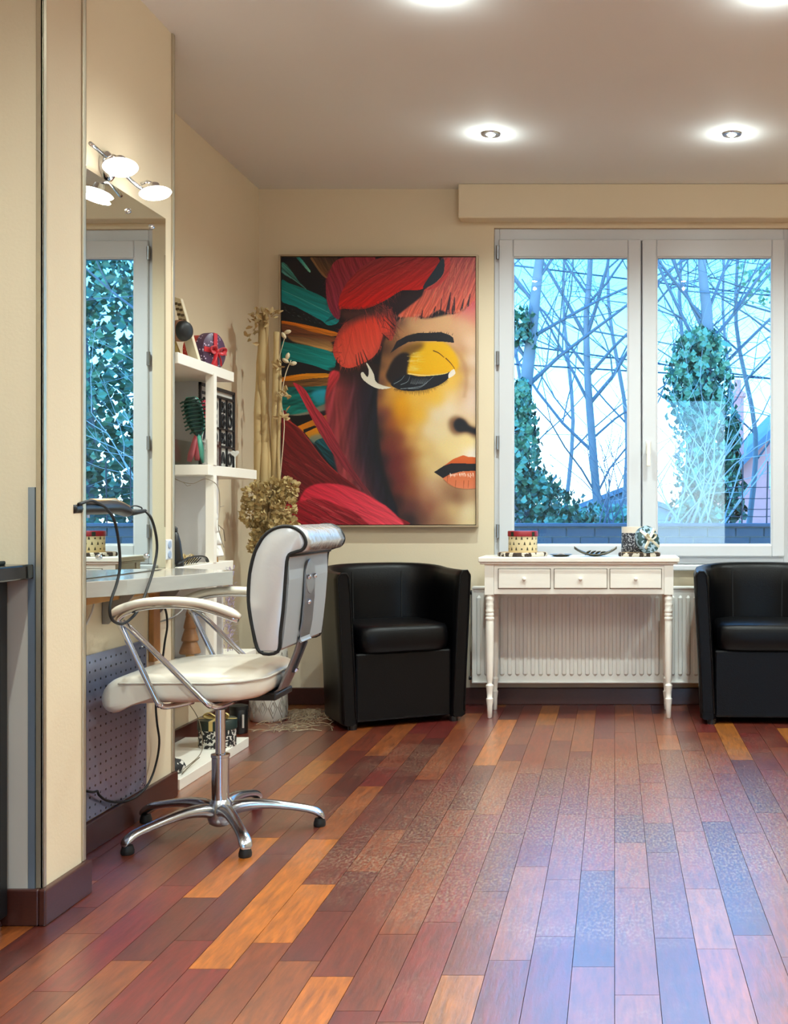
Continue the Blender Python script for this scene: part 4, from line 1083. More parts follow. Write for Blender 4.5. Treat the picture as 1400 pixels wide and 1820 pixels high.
# ------------------------------------------------------------------ things on the console table
ZT = .782
def log_slice(name, label, cx, cy, rx, ry, h):
    r = thing(name, label, 'log slice', (cx, cy, ZT)); n = 40
    rr = random.Random(int(cx * 1000)); wob = [1 + rr.uniform(-.05, .04) for _ in range(n)]
    def ring(s_, z): return [Vector((cx + rx * s_ * wob[k] * math.cos(2 * math.pi * k / n), cy + ry * s_ * wob[k] * math.sin(2 * math.pi * k / n), ZT + z)) for k in range(n)]
    g = G(); g.loft([ring(.97, 0), ring(1.0, .004), ring(1.0, h - .004), ring(.97, h)]); g.build('bark', marks('birch_bark', (60, 46, 38), (206, 196, 182), 45, .52, .8, stretch=(1, 1, .5)), r)
    g = G(); g.loft([ring(.93, h - .002), ring(.93, h + .001)]); g.build('cut_face', mat('cut_wood', (196, 164, 118), .7, var=.15, vscale=30), r)
    return r
def pc(px, y=5.68): return (px - VPX) / (F_PX / y)
log_slice('log_slice', 'bark-edged log slice under the red-lidded tree box', pc(928), 5.69, .122, .10, .020)
log_slice('log_slice', 'bark-edged log slice under the dark open gift box', pc(1136), 5.69, .106, .095, .020)
tb = thing('tree_print_box', 'round cream tin with fir tree print and red tartan lid', 'gift box', (pc(929), 5.68, ZT + .021))
bx, by, bz = pc(929), 5.68, ZT + .021
PRI = mat('tin_cream', (232, 218, 176), .45)
g = G(); g.lathe([(.070, 0), (.071, .002), (.071, .088)], (bx, by, bz), 40); tin = g.build('tin', PRI, tb, smooth='auto')
TG = mat('tree_print_green', (58, 54, 34), .6)
rr = random.Random(2)
for row in range(3):
    for k in range(16):
        a = 2 * math.pi * (k + .5 * (row % 2)) / 16; z = bz + .016 + row * .026 ; s_ = .0085 if (k + row) % 3 else .006
        g = G()
        def cp_(u_, v_): return Vector((bx + .0714 * math.cos(a + u_ / .0714), by + .0714 * math.sin(a + u_ / .0714), z + v_))
        if (k + row) % 3: P = [cp_(-s_ * .7, -s_ * .7), cp_(s_ * .7, -s_ * .7), cp_(s_ * .35, 0), cp_(s_ * .5, 0), cp_(0, s_ * 1.4), cp_(-s_ * .5, 0), cp_(-s_ * .35, 0)]
        else: P = [cp_(s_ * .8 * math.cos(t), s_ * .8 * math.sin(t)) for t in [2 * math.pi * j / 6 for j in range(6)]]
        g.add(P, [tuple(range(len(P)))]); g.build('printed_tree', TG, tin, fix=False)
g = G(); g.lathe([(.0745, .078), (.0745, .101), (.072, .104), (0, .104)], (bx, by, bz), 40); ld_ = g.build('lid', mat('red_lid', (140, 22, 34), .45), tb, smooth='auto')
for a in (-2.25, -.75, .8, 2.4):
    g = G(); P = []
    for u_ in (-.12, -.04, .04, .12): P.append(Vector((bx + .0750 * math.cos(a + u_), by + .0750 * math.sin(a + u_), bz + .079)))
    P2 = [p + Vector((0, 0, .021)) for p in P]
    g.add(P + P2, [(0, 1, 5, 4), (1, 2, 6, 5), (2, 3, 7, 6)]); g.build('tartan_band', mat('tartan_green', (24, 44, 34), .5), ld_, fix=False)

ob = thing('open_gift_box', 'dark star-print round gift box standing open on its log slice', 'gift box', (pc(1130), 5.70, ZT + .021))
bx, by = pc(1128), 5.70
g = G(); g.lathe([(.066, 0), (.067, .002), (.067, .094), (.063, .094), (.063, .004)], (bx, by, bz), 40); g.build('box', marks('star_print', (44, 48, 60), (178, 182, 190), 120, .56), ob, smooth='auto')
g = G(); g.lathe([(.0655, .088), (.0655, .124), (.062, .124), (.062, .09)], (bx, by, bz), 40); g.build('inner_rim', mat('cream_board', (234, 224, 208), .6), ob, smooth='auto')
li = thing('leaning_box_lid', 'blue-green round box lid with white ribbon leaning on the open box', 'box lid', (pc(1160), 5.63, bz))
ax = Vector((.62, -.72, .32)).normalized(); c = Vector((pc(1153, 5.62), 5.615, bz + .066))
g = G(); g.lathe([(.066, -.028), (.068, -.026), (.068, .0), (.064, .003), (0, .003)], c, 40, axis=ax); g.build('lid', marks('lid_print', (30, 66, 70), (150, 176, 196), 60, .52), li, smooth='auto')
WR = mat('cream_ribbon', (232, 226, 204), .4)
q = c + ax * .0045; d1 = ax.cross(Vector((0, 0, 1))).normalized(); d2 = d1.cross(ax)
da1 = (d1 * .75 + d2 * .66).normalized(); da2 = (d1 * .66 - d2 * .75).normalized()
g = G()
for (p_, q_) in ((da1, da2), (da2, da1)):
    g.loft([[q + p_ * a + q_ * w + ax * e for (w, e) in ((-.008, 0), (.008, 0), (.008, .0015), (-.008, .0015))] for a in (-.066, .066)])
for sg in (-1, 1):
    g.tube(spline([q, q + d1 * sg * .02 + d2 * .022 + ax * .012, q + d1 * sg * .036 + d2 * .012 + ax * .010, q + d1 * sg * .018 - d2 * .004 + ax * .004, q], 5), .008, 8, flat=.3)
g.build('ribbon', WR, li, smooth=True)
sd = thing('leaf_tray', 'silver leaf-shaped tray with curled tips in the middle of the table', 'tray', (pc(1058), 5.68, ZT))
TR = mat('pewter', (120, 116, 104), .35, metal=.7, bump=.3, bscale=60)
cx_ = pc(1058); L4 = []
g = G()
n = 14
for i in range(n + 1):
    f = i / n * 2 - 1; w = .05 * (1 - abs(f) ** 2.2) + .004; z = .004 + .036 * abs(f) ** 2.2
    L4.append([Vector((cx_ + .105 * f, 5.67 + w * a, ZT + z + .010 * abs(a) ** 2 + e)) for a, e in ((-1, 0), (-.5, -.003), (0, -.0035), (.5, -.003), (1, 0), (.5, .001), (0, .0005), (-.5, .001))])
g.loft(L4); g.build('tray', TR, sd, smooth=True)
for k in range(5):
    x = cx_ - .05 + k * .024
    g = G(); g.tube(spline([(x, 5.67, ZT + .006), (x + .012, 5.655, ZT + .020), (x + .030, 5.65, ZT + .030 - .002 * k)], 4), [.003, .005, .007, .009, .010, .010, .008, .005, .002], 8, flat=.35); g.build('leaf', TR, sd, smooth=True)
sd2 = thing('small_dish', 'flat small pewter dish beside the tree tin', 'dish', (pc(997), 5.66, ZT))
g = G(); g.lathe([(.0, .003), (.03, .003), (.046, .007), (.056, .011), (.056, .009), (.03, .0), (0, 0)], (pc(997), 5.66, ZT), 30); g.build('dish', TR, sd2, smooth='auto')
g = G(); g.tube(spline([(pc(990), 5.65, ZT + .008), (pc(997), 5.65, ZT + .014), (pc(1004), 5.65, ZT + .008)], 4), .005, 8, flat=.5); g.build('pebble', mat('pale_pebble', (190, 176, 170), .5), sd2, smooth=True)
# ------------------------------------------------------------------ the framed print (flat artwork, painted procedurally)
def make_art():
    S = 0.42                                       # samples per zoom unit
    X0, Y0, X1, Y1 = 45.0, 68.0, 1275.0, 1752.0
    W, H = int((X1 - X0) * S), int((Y1 - Y0) * S)
    xs = X0 + (np.arange(W) + .5) / S; ys = Y0 + (np.arange(H) + .5) / S
    XX, YY = np.meshgrid(xs, ys)
    img = np.zeros((H, W, 3)); img[:] = (20, 20, 28)
    r = np.random.default_rng(5)
    A = lambda pts: [(35.7 + .480 * x, 53.5 + .480 * y) for x, y in pts]
    Bq = lambda pts: [(642 + .4804 * x, 53.5 + .4804 * y) for x, y in pts]
    Cq = lambda pts: [(35.7 + .490 * x, 892 + .490 * y) for x, y in pts]
    D = lambda pts: [(642 + .490 * x, 892 + .490 * y) for x, y in pts]
    def blur(m, s):
        k = max(1, int(round(s * S)))
        if k <= 1: return m
        for _ in range(2):
            for ax in (0, 1):
                c = np.cumsum(np.concatenate([np.repeat(m.take([0], ax), k, ax), m, np.repeat(m.take([-1], ax), k, ax)], ax), ax)
                hi = c.take(range(2 * k, c.shape[ax]), ax); lo = c.take(range(0, c.shape[ax] - 2 * k), ax)
                m = (hi - lo) / (2 * k)
        return m
    def sm(pts, k=6): return [(p.x, p.y) for p in spline([(a, b, 0) for a, b in pts], k, closed=True)]
    def mask(pts, soft=2.5, smooth=True):
        if smooth: pts = sm(pts)
        m = np.zeros((H, W), bool); n = len(pts)
        for i in range(n):
            xa, ya = pts[i]; xb, yb = pts[(i + 1) % n]
            if ya == yb: continue
            cond = (ya > YY) != (yb > YY)
            m ^= cond & (XX < (xb - xa) * (YY - ya) / (yb - ya) + xa)
        return blur(m.astype(float), soft)
    def lay(m, c):
        c = np.asarray(c, float)
        img[:] = img * (1 - m[..., None]) + c * m[..., None]
    def fill(pts, c0, c1=None, ang=90, soft=2.5, smooth=True, streak=0, sdir=0, sfreq=.12):
        m = mask(pts, soft, smooth)
        px = np.array(pts); a = math.radians(ang)
        q = px[:, 0] * math.cos(a) + px[:, 1] * math.sin(a); t = np.clip((XX * math.cos(a) + YY * math.sin(a) - q.min()) / max(1e-6, q.max() - q.min()), 0, 1)
        c = np.asarray(c0, float) if c1 is None else (np.asarray(c0, float) * (1 - t[..., None]) + np.asarray(c1, float) * t[..., None])
        c = np.broadcast_to(c, img.shape).copy()
        if streak:
            b = math.radians(sdir); v = (-XX * math.sin(b) + YY * math.cos(b)); u = XX * math.cos(b) + YY * math.sin(b)
            nz = np.zeros_like(XX)
            for k in range(6):
                f = sfreq * (1 + .7 * k); nz += np.sin(v * f + r.uniform(0, 6) + 1.5 * np.sin(u * .011 * (k + 1) + r.uniform(0, 6))) / (1 + .35 * k)
            c *= (1 + streak * nz[..., None] / 2.2)
        lay(m, np.clip(c, 0, 255))
        return m
    def stroke(pts, w0, c, w1=None, op=1.0, soft=1.0):
        w1 = w0 if w1 is None else w1
        pts = [(p.x, p.y) for p in spline([(a, b, 0) for a, b in pts], 4)] if len(pts) > 2 else pts
        n = len(pts) - 1
        bx0 = min(p[0] for p in pts) - 15; bx1 = max(p[0] for p in pts) + 15; by0 = min(p[1] for p in pts) - 15; by1 = max(p[1] for p in pts) + 15
        i0, i1 = max(0, int((bx0 - X0) * S)), min(W, int((bx1 - X0) * S) + 1); j0, j1 = max(0, int((by0 - Y0) * S)), min(H, int((by1 - Y0) * S) + 1)
        if i1 <= i0 or j1 <= j0: return
        x = XX[j0:j1, i0:i1]; y = YY[j0:j1, i0:i1]; best = np.zeros_like(x)
        for i in range(n):
            (xa, ya), (xb, yb) = pts[i], pts[i + 1]
            dx, dy = xb - xa, yb - ya; l2 = dx * dx + dy * dy + 1e-9
            t = np.clip(((x - xa) * dx + (y - ya) * dy) / l2, 0, 1); d = np.hypot(x - xa - t * dx, y - ya - t * dy)
            w = w0 + (w1 - w0) * (i + t) / n
            best = np.maximum(best, np.clip((w / 2 - d) / (soft * 1.6) + .5, 0, 1) * np.clip(w * S, 0, 1))
        best = (best * op)[..., None]
        img[j0:j1, i0:i1] = img[j0:j1, i0:i1] * (1 - best) + np.asarray(c, float) * best
    def fringe(pts, cols, n, l0, l1, ang, w=2.6, jit=.5, op=.75):
        pts = sm(pts); k = len(pts)
        for _ in range(n):
            i = r.integers(k); x, y = pts[i]; a = math.radians(ang) + r.normal(0, jit); l = r.uniform(l0, l1)
            c = cols[r.integers(len(cols))]
            stroke([(x - .5 * l * math.cos(a), y - .5 * l * math.sin(a)), (x + .2 * l * math.cos(a + .1), y + .2 * l * math.sin(a + .1)), (x + l * math.cos(a + .25), y + l * math.sin(a + .25))], w, c, .8, op)
    # --- dark background with teal and orange feathers
    fill(A([(20, 100), (90, 130), (200, 280), (250, 350), (345, 445), (180, 330), (20, 225)]), (62, 128, 118), (30, 90, 88), 60, streak=.35, sdir=45, sfreq=.2)
    fill(A([(215, 30), (270, 38), (360, 150), (402, 212), (380, 222), (280, 110)]), (30, 120, 118), (110, 170, 150), 60, streak=.3, sdir=50)
    fill(A([(410, 30), (760, 30), (700, 200), (630, 305), (560, 250), (480, 140)]), (62, 44, 38), (112, 76, 44), 110, streak=.2, sdir=60)
    stroke(A([(415, 40), (480, 145), (560, 255), (625, 305)]), 14, (150, 108, 66), 10, .8)
    fill(A([(20, 335), (120, 370), (340, 450), (620, 590), (780, 850), (650, 925), (540, 855), (370, 765), (200, 675), (20, 600)]), (0, 116, 116), (0, 140, 146), 110, streak=.10, sdir=24)
    stroke(A([(20, 460), (200, 540), (430, 650), (650, 760)]), 3, (120, 190, 188), 3, .7); stroke(A([(35, 220), (200, 335), (345, 450)]), 5, (110, 160, 160), 3, .8)
    for k in range(6): stroke(A([(600 + 22 * k, 880 - 8 * k), (690 + 12 * k, 790 + 4 * k)]), 3.5, (8, 30, 38), 2, .9)
    fill(A([(20, 640), (200, 690), (420, 820), (640, 930), (760, 990), (560, 975), (300, 910), (20, 850)]), (10, 16, 24), (14, 22, 26), 90, streak=.3, sdir=22)
    for k in range(26):
        x = r.uniform(60, 520); y = 690 + x * .33 + r.uniform(-50, 60); stroke(A([(x, y), (x + r.uniform(10, 45), y + r.uniform(6, 26))]), 2.2, (150, 158, 158), 1, .6)
    fill(A([(20, 865), (150, 880), (400, 930), (760, 1020), (740, 1062), (600, 1052), (400, 1002), (200, 932), (20, 905)]), (190, 98, 14), (214, 122, 26), 0, streak=.14, sdir=12)
    fill(A([(20, 905), (200, 935), (400, 1004), (720, 1075), (680, 1140), (400, 1090), (100, 1045), (20, 985)]), (100, 52, 30), (122, 72, 44), 0, streak=.2, sdir=12)
    fill(A([(90, 1055), (180, 1062), (400, 1085), (660, 1130), (700, 1270), (560, 1252), (380, 1195), (200, 1152), (130, 1110)]), (116, 80, 52), (206, 156, 86), 95, streak=.10, sdir=14, soft=5)
    fill(A([(20, 1148), (120, 1152), (400, 1198), (690, 1280), (740, 1400), (700, 1508), (620, 1512), (450, 1452), (250, 1402), (20, 1350)]), (0, 112, 108), (0, 138, 134), 60, streak=.10, sdir=15)
    stroke(A([(40, 1240), (300, 1300), (690, 1375)]), 2.5, (110, 180, 170), 2, .5)
    fill(A([(30, 1608), (200, 1572), (400, 1552), (660, 1560), (650, 1602), (400, 1622), (200, 1650), (30, 1665)]), (206, 118, 14), (222, 144, 26), 0, streak=.12, sdir=-5)
    fill(A([(30, 1665), (200, 1650), (640, 1610), (650, 1705), (400, 1730), (30, 1790)]), (92, 58, 32), (122, 82, 40), 0, streak=.25, sdir=-5)
    fill(Cq([(20, 10), (300, -15), (790, -20), (720, 130), (560, 225), (400, 285), (290, 330), (50, 330), (15, 200)]), (0, 92, 90), (0, 108, 98), 90, streak=.28, sdir=-8, sfreq=.07)
    fill(Cq([(420, 60), (600, 20), (610, 150), (540, 215), (460, 190)]), (36, 156, 186), (20, 130, 140), 90, soft=9)
    fill(Cq([(45, 330), (150, 345), (300, 320), (420, 280), (560, 215), (690, 190), (690, 250), (560, 300), (300, 355), (150, 360)]), (150, 142, 120), (110, 104, 92), 0, soft=5)
    fill(Cq([(40, 362), (300, 350), (560, 310), (700, 250), (760, 260), (700, 330), (440, 400), (230, 480), (120, 420)]), (16, 14, 18), soft=3)
    fill(Cq([(228, 492), (440, 400), (700, 305), (800, 330), (740, 400), (480, 480), (300, 560)], ), (218, 128, 8), (150, 84, 58), 0, smooth=False)
    fill(Cq([(295, 535), (450, 478), (455, 510), (310, 560)]), (22, 14, 12), smooth=False)
    fill(Cq([(660, 385), (730, 362), (738, 380), (668, 405)]), (24, 16, 16), smooth=False)
    fill(Cq([(320, 575), (470, 505), (520, 600), (390, 660)]), (220, 130, 8), (184, 128, 40), 90, smooth=False)
    fill(Cq([(385, 640), (520, 590), (560, 670), (450, 720)]), (150, 130, 90), (90, 120, 116), 90, soft=6)
    fill(Cq([(450, 690), (570, 650), (660, 800), (760, 1060), (735, 1085), (500, 780)]), (20, 74, 82), (8, 34, 42), 60, streak=.4, sdir=40)
    # --- hair between the feathers and the cheek
    mh = mask([(350, 770), (600, 735), (720, 800), (700, 950), (655, 1050), (655, 1300), (720, 1560), (900, 1765), (480, 1765), (400, 1420), (330, 1080), (330, 920), (380, 800)], 6)
    hx = [330, 420, 500, 560, 640, 720]; hc = np.array([(150, 52, 62), (134, 52, 56), (80, 40, 50), (38, 28, 40), (16, 22, 34), (22, 22, 30)], float)
    sh = XX - np.clip(YY - 1300, 0, 500) * .35
    hcol = np.stack([np.interp(sh, hx, hc[:, k]) for k in range(3)], -1)
    nz = sum(np.sin(XX * (.06 + .05 * k) + YY * .012 + 1.7 * np.sin(YY * .006 * (k + 1) + k)) / (1 + k * .5) for k in range(5))
    dk = np.clip((900 - YY) / 140, 0, 1)
    hcol = hcol * (1 + .09 * nz[..., None]) * (1 - dk[..., None]) + np.array((34, 24, 26.)) * dk[..., None]
    lay(mh, np.clip(hcol, 0, 255))
    fill([(358, 790), (410, 790), (412, 830), (370, 900), (328, 965), (340, 860)], (206, 56, 66), (150, 40, 48), 60, soft=4, streak=.12, sdir=-60)
    # --- face
    pb = [(500, 900, 205, 160, 115), (900, 830, 215, 170, 125), (1250, 650, 205, 85, 100), (1280, 800, 215, 130, 115), (1200, 950, 215, 172, 134), (1250, 1150, 226, 192, 162), (1270, 1400, 226, 202, 182), (1260, 1650, 224, 200, 182),
          (330, 1000, 185, 130, 85), (190, 1100, 128, 84, 55), (100, 1250, 66, 44, 38), (60, 1450, 56, 40, 40), (120, 1400, 160, 108, 62), (115, 1550, 164, 108, 62), (300, 900, 90, 62, 60), (1130, 1250, 188, 140, 108), (1180, 1500, 176, 130, 92), (1190, 1680, 180, 136, 98), (1090, 1600, 226, 176, 62), (1000, 1700, 230, 184, 78), (700, 1790, 226, 170, 58), (200, 1800, 222, 162, 62), (60, 1700, 90, 62, 58), (1060, 1180, 205, 160, 125), (700, 960, 214, 165, 122), (1050, 1350, 224, 176, 70)]
    pd = [(50, 100, 92, 50, 45), (150, 150, 200, 140, 60), (330, 200, 226, 156, 10), (330, 330, 216, 144, 6), (500, 150, 226, 176, 70), (800, 130, 226, 178, 62), (1000, 120, 226, 196, 142), (1130, 120, 204, 162, 120), (1230, 100, 222, 196, 182), (550, 350, 226, 172, 52), (800, 350, 220, 202, 172), (950, 250, 224, 206, 182), (120, 330, 120, 60, 54), (50, 400, 50, 32, 42), (200, 450, 150, 76, 40), (330, 450, 190, 122, 30), (450, 550, 226, 176, 80), (700, 550, 222, 202, 162), (850, 600, 222, 202, 160), (200, 600, 105, 46, 36), (330, 650, 116, 50, 36), (450, 680, 200, 150, 80), (600, 750, 224, 192, 122), (900, 750, 226, 202, 142), (1200, 720, 232, 206, 142), (1250, 830, 236, 226, 216), (300, 900, 102, 32, 36), (430, 850, 122, 62, 36), (520, 850, 186, 130, 66), (650, 950, 217, 192, 132), (330, 1150, 106, 36, 36), (500, 1100, 142, 86, 46), (600, 1080, 202, 162, 102), (720, 1250, 196, 162, 126), (100, 950, 36, 26, 36), (140, 1250, 40, 26, 34), (300, 1300, 106, 40, 36), (450, 1350, 132, 72, 46), (650, 1350, 172, 116, 82), (800, 1300, 182, 142, 106), (950, 1330, 150, 110, 80), (1050, 1400, 124, 84, 60), (1200, 1350, 176, 142, 106), (1000, 1560, 202, 172, 122), (1200, 1600, 222, 206, 166), (1250, 1720, 216, 196, 152), (850, 1600, 176, 136, 96), (700, 1550, 142, 86, 66), (450, 1520, 90, 46, 46), (280, 1450, 38, 24, 30), (600, 1650, 102, 62, 52), (800, 1700, 142, 102, 76), (450, 1700, 32, 26, 32), (10, 600, 20, 22, 32), (30, 1000, 20, 22, 32), (50, 1250, 28, 25, 32), (200, 750, 108, 40, 38), (220, 1000, 104, 34, 38), (1200, 200, 222, 200, 182), (1000, 800, 228, 204, 146), (750, 1080, 218, 192, 136)]
    pts = [(642 + .4804 * x, 53.5 + .4804 * y, a, b, c) for x, y, a, b, c in pb] + [(642 + .490 * x, 892 + .490 * y, a, b, c) for x, y, a, b, c in pd]
    num = np.zeros_like(img); den = np.zeros((H, W))
    for x, y, a, b, c in pts:
        w = 1.0 / ((XX - x) ** 2 + (YY - y) ** 2 + 1500.0) ** 1.9; den += w; num += w[..., None] * np.array((a, b, c), float)
    face = blur(num / den[..., None], 20)
    mf = mask([(690, 620), (720, 560), (770, 480), (860, 435), (960, 455), (1100, 430), (1200, 405), (1300, 360), (1300, 1780), (860, 1780), (770, 1620), (700, 1420), (662, 1200), (652, 1000), (660, 860), (676, 720)], 8)
    lay(mf, face)
    # nose bridge shade, nostril
    stroke(Bq([(900, 1170), (1050, 1250), (1150, 1400), (1190, 1550), (1190, 1720), (1170, 1850)]), 26, (176, 128, 92), 18, .45, 14)
    fill(D([(955, 420), (1040, 365), (1150, 400), (1230, 480), (1300, 520), (1300, 640), (1180, 585), (1040, 605), (965, 540)]), (120, 84, 60), soft=14)
    fill(D([(1010, 470), (1060, 400), (1140, 410), (1215, 490), (1310, 540), (1310, 600), (1190, 565), (1060, 560)]), (24, 26, 34), soft=8)
    # --- eye
    fill(Bq([(430, 1560), (400, 1400), (420, 1260), (520, 1180), (650, 1150), (900, 1148), (1030, 1270), (1095, 1450), (1040, 1530), (950, 1555), (700, 1575)]), (228, 176, 22), (228, 170, 14), 90, soft=10)
    fill(Bq([(330, 1290), (420, 1190), (600, 1150), (640, 1200), (540, 1280), (440, 1330)]), (120, 84, 36), soft=14)
    fill(Bq([(140, 1590), (180, 1480), (250, 1360), (360, 1285), (450, 1310), (440, 1420), (420, 1560), (480, 1700), (280, 1730), (190, 1680)]), (30, 24, 28), soft=7)
    for k in range(34):
        x = r.uniform(405, 560); y = r.uniform(1275, 1520); l = r.uniform(50, 150); stroke(Bq([(x, y), (x + l, y + r.uniform(-12, 12))]), r.uniform(5, 11), (226, 200 + r.uniform(-14, 10), 112 + r.uniform(-30, 20)), 2, .45, 2)
    fill(Bq([(200, 1690), (390, 1572), (600, 1592), (900, 1562), (970, 1532), (992, 1572), (930, 1645), (800, 1722), (600, 1775), (350, 1775)]), (20, 24, 34), soft=2.5)
    stroke(Bq([(430, 1555), (560, 1572), (700, 1580), (860, 1566), (950, 1545)]), 6, (240, 220, 150), 3, .9)
    for q in ([(240, 1690), (330, 1640), (380, 1580)], [(330, 1700), (420, 1660), (450, 1590)], [(330, 1755), (480, 1740), (620, 1710), (720, 1630), (760, 1595)], [(430, 1750), (560, 1745), (650, 1700)]):
        stroke(Bq(q), 4, (150, 166, 176), 2, .8)
    for k in range(13):
        x = 460 + k * 17; stroke(Bq([(x, 1690 + r.uniform(-10, 10)), (x + 26, 1620 + r.uniform(-10, 10))]), 2.6, (170, 180, 186), 1.4, .75)
    for k in range(58):
        f = k / 57; x = 250 + f * 690; y = 1765 + 22 * math.sin(f * 3.1) - 135 * max(0, f - .5) ** 1.35 * 2.2; l = r.uniform(18, 48) * (.6 + .7 * math.sin(f * 3.14))
        stroke(Bq([(x, y - 10), (x + (f - .45) * 34, y + l)]), 3.4, (26, 22, 26), 1, .85)
    fill(Bq([(968, 1545), (1030, 1498), (1046, 1560), (962, 1612)]), (228, 218, 206), soft=2)
    fill(Bq([(190, 1290), (235, 1215), (275, 1132), (400, 1062), (560, 1022), (700, 1022), (860, 1010), (980, 1052), (1022, 1085), (1035, 1152), (900, 1138), (750, 1130), (550, 1130), (430, 1142), (300, 1212)]), (30, 30, 38), smooth=False, soft=2.5)
    for k in range(40):
        x = r.uniform(400, 1010); y = 1062 - 45 * math.sin((x - 400) / 610 * 2.6); stroke(Bq([(x, y + 14), (x + 16, y - r.uniform(8, 26))]), 4, (36, 34, 40), 1, .8)
    stroke(Bq([(760, 1255), (830, 1285), (900, 1342)]), 6, (74, 30, 12), 4); stroke(Bq([(925, 1355), (990, 1420), (1040, 1490)]), 6, (74, 30, 12), 3)
    # --- lips
    fill(D([(880, 1000), (1000, 912), (1130, 862), (1200, 884), (1310, 888), (1310, 990), (1100, 985), (950, 1000)]), (206, 98, 46), (196, 84, 36), 90, soft=2.5, smooth=False)
    fill(D([(752, 1080), (880, 998), (980, 965), (1310, 972), (1310, 1062), (1100, 1072), (950, 1112), (870, 1158)]), (24, 24, 32), soft=2.5, smooth=False)
    fill(D([(868, 1158), (950, 1112), (1100, 1074), (1310, 1060), (1310, 1288), (1180, 1298), (1040, 1282), (930, 1232)]), (206, 104, 62), (214, 122, 84), 90, soft=2.5, smooth=False)
    for k in range(34):
        x = r.uniform(960, 1290); y = 1100 - .04 * (x - 960) + r.uniform(0, 45) * (1 if x > 1150 else .4); stroke(D([(x, y), (x + r.uniform(-8, 12), y + r.uniform(14, 34))]), r.uniform(3, 8), (238, 214, 196), 2, .8)
    for x in (930, 1035, 1140, 1200): stroke(D([(x, 1120 if x < 1000 else 1190), (x - 6, 1210 if x < 1000 else 1285)]), 4, (110, 50, 30), 2, .7)
    stroke(D([(880, 1180), (1000, 1268), (1150, 1300), (1310, 1292)]), 5, (120, 76, 54), 4, .6, 3)
    # --- red feathers on top
    fill([(325, 265), (345, 170), (410, 78), (640, 66), (520, 190), (430, 300), (412, 455), (350, 400)], (146, 44, 56), (134, 40, 66), 90, streak=.16, sdir=70)
    fill([(640, 330), (840, 285), (960, 260), (1010, 320), (900, 400), (760, 470), (690, 470)], (40, 30, 38), soft=8)
    fill([(955, 275), (1040, 180), (1078, 66), (1290, 66), (1290, 300), (1200, 398), (1152, 424), (1100, 420), (1040, 405), (960, 452), (932, 440), (880, 446), (785, 444), (835, 395), (930, 320)], (176, 84, 88), (214, 96, 72), 90, soft=4, streak=.15, sdir=-65, sfreq=.16)
    for k in range(120):
        x = r.uniform(1000, 1275); y = r.uniform(75, 330); stroke([(x, y), (x - r.uniform(4, 40), y + r.uniform(40, 110))], r.uniform(2, 5), [(222, 142, 118), (150, 58, 66), (214, 110, 92)][r.integers(3)], 1, .6)
    for (xa, ya, xb, yb, w) in ((1116, 290, 1096, 412, 26), (1142, 320, 1132, 415, 26), (1020, 378, 1000, 440, 18), (1200, 330, 1185, 400, 16), (1240, 300, 1225, 372, 14), (1060, 330, 1050, 420, 8), (940, 402, 930, 450, 12)): stroke([(xa, ya), (xb, yb)], 4, (40, 26, 40), w, .9, 2)
    fill([(410, 392), (420, 300), (500, 180), (640, 80), (900, 60), (1040, 70), (1020, 200), (935, 268), (850, 275), (800, 280), (700, 340), (600, 386), (520, 397), (440, 392)], (140, 50, 58), (210, 22, 18), 78, streak=.12, sdir=-35)
    for k in range(90):
        t = r.uniform(0, 1); x = 470 + 480 * t + r.uniform(-20, 20); y = 300 - 190 * t + r.uniform(-60, 60); stroke([(x, y), (x + 60, y - 6 + r.uniform(-20, 20))], 2.5, [(206, 84, 84), (150, 30, 36)][r.integers(2)], 1, .4)
    stroke([(470, 290), (620, 190), (800, 110), (900, 75)], 4, (84, 26, 34), 4, .7)
    fringe([(412, 395), (440, 394), (520, 400), (600, 390), (700, 345), (800, 285), (700, 360), (560, 400)], [(110, 40, 44), (190, 60, 58), (60, 34, 40)], 110, 16, 52, 70, 2.2, .4)
    fringe([(325, 265), (345, 170), (330, 330), (350, 400), (410, 455)], [(150, 50, 66), (110, 36, 56)], 60, 14, 44, 120, 2.2, .5)
    fringe([(785, 444), (880, 446), (932, 440), (1040, 420), (1152, 424), (1200, 400), (1275, 330)], [(222, 120, 96), (200, 84, 72), (226, 150, 124)], 130, 18, 55, 100, 2.6, .3)
    fill([(940, 258), (1010, 150), (1056, 84), (1075, 84), (1070, 170), (1010, 235)], (40, 56, 70), (34, 44, 58), 90, soft=2.5)
    fill([(945, 278), (1010, 240), (1072, 175), (1082, 84), (1112, 84), (1100, 180), (1030, 255)], (198, 70, 72), (190, 66, 66), 90, soft=2.5, streak=.1, sdir=-50)
    # main lower plume
    fill([(372, 650), (395, 560), (450, 480), (560, 425), (680, 400), (745, 400), (770, 500), (745, 590), (712, 582), (690, 555), (665, 640), (632, 690), (590, 720), (545, 742), (480, 765), (425, 752), (385, 705)], (104, 46, 46), (224, 74, 56), 95, soft=3, streak=.07, sdir=75)
    fill([(420, 560), (520, 480), (660, 440), (735, 470), (735, 560), (700, 545), (670, 620), (600, 700), (480, 745), (410, 720), (390, 650)], (222, 62, 46), (216, 82, 64), 90, soft=14, streak=.05, sdir=75)
    fill([(430, 405), (560, 400), (680, 380), (700, 410), (560, 440), (470, 470), (430, 450)], (74, 44, 44), soft=14)
    stroke([(500, 470), (480, 580), (455, 680), (440, 740)], 3, (150, 44, 36), 3, .5)
    fringe([(372, 650), (395, 560), (450, 480), (400, 700), (430, 745)], [(170, 52, 46), (120, 40, 40)], 60, 18, 46, 160, 2.4)
    fringe([(665, 640), (632, 690), (590, 720), (545, 742), (480, 765), (425, 752)], [(214, 84, 66), (190, 62, 50)], 80, 14, 40, 85, 2.4, .3)
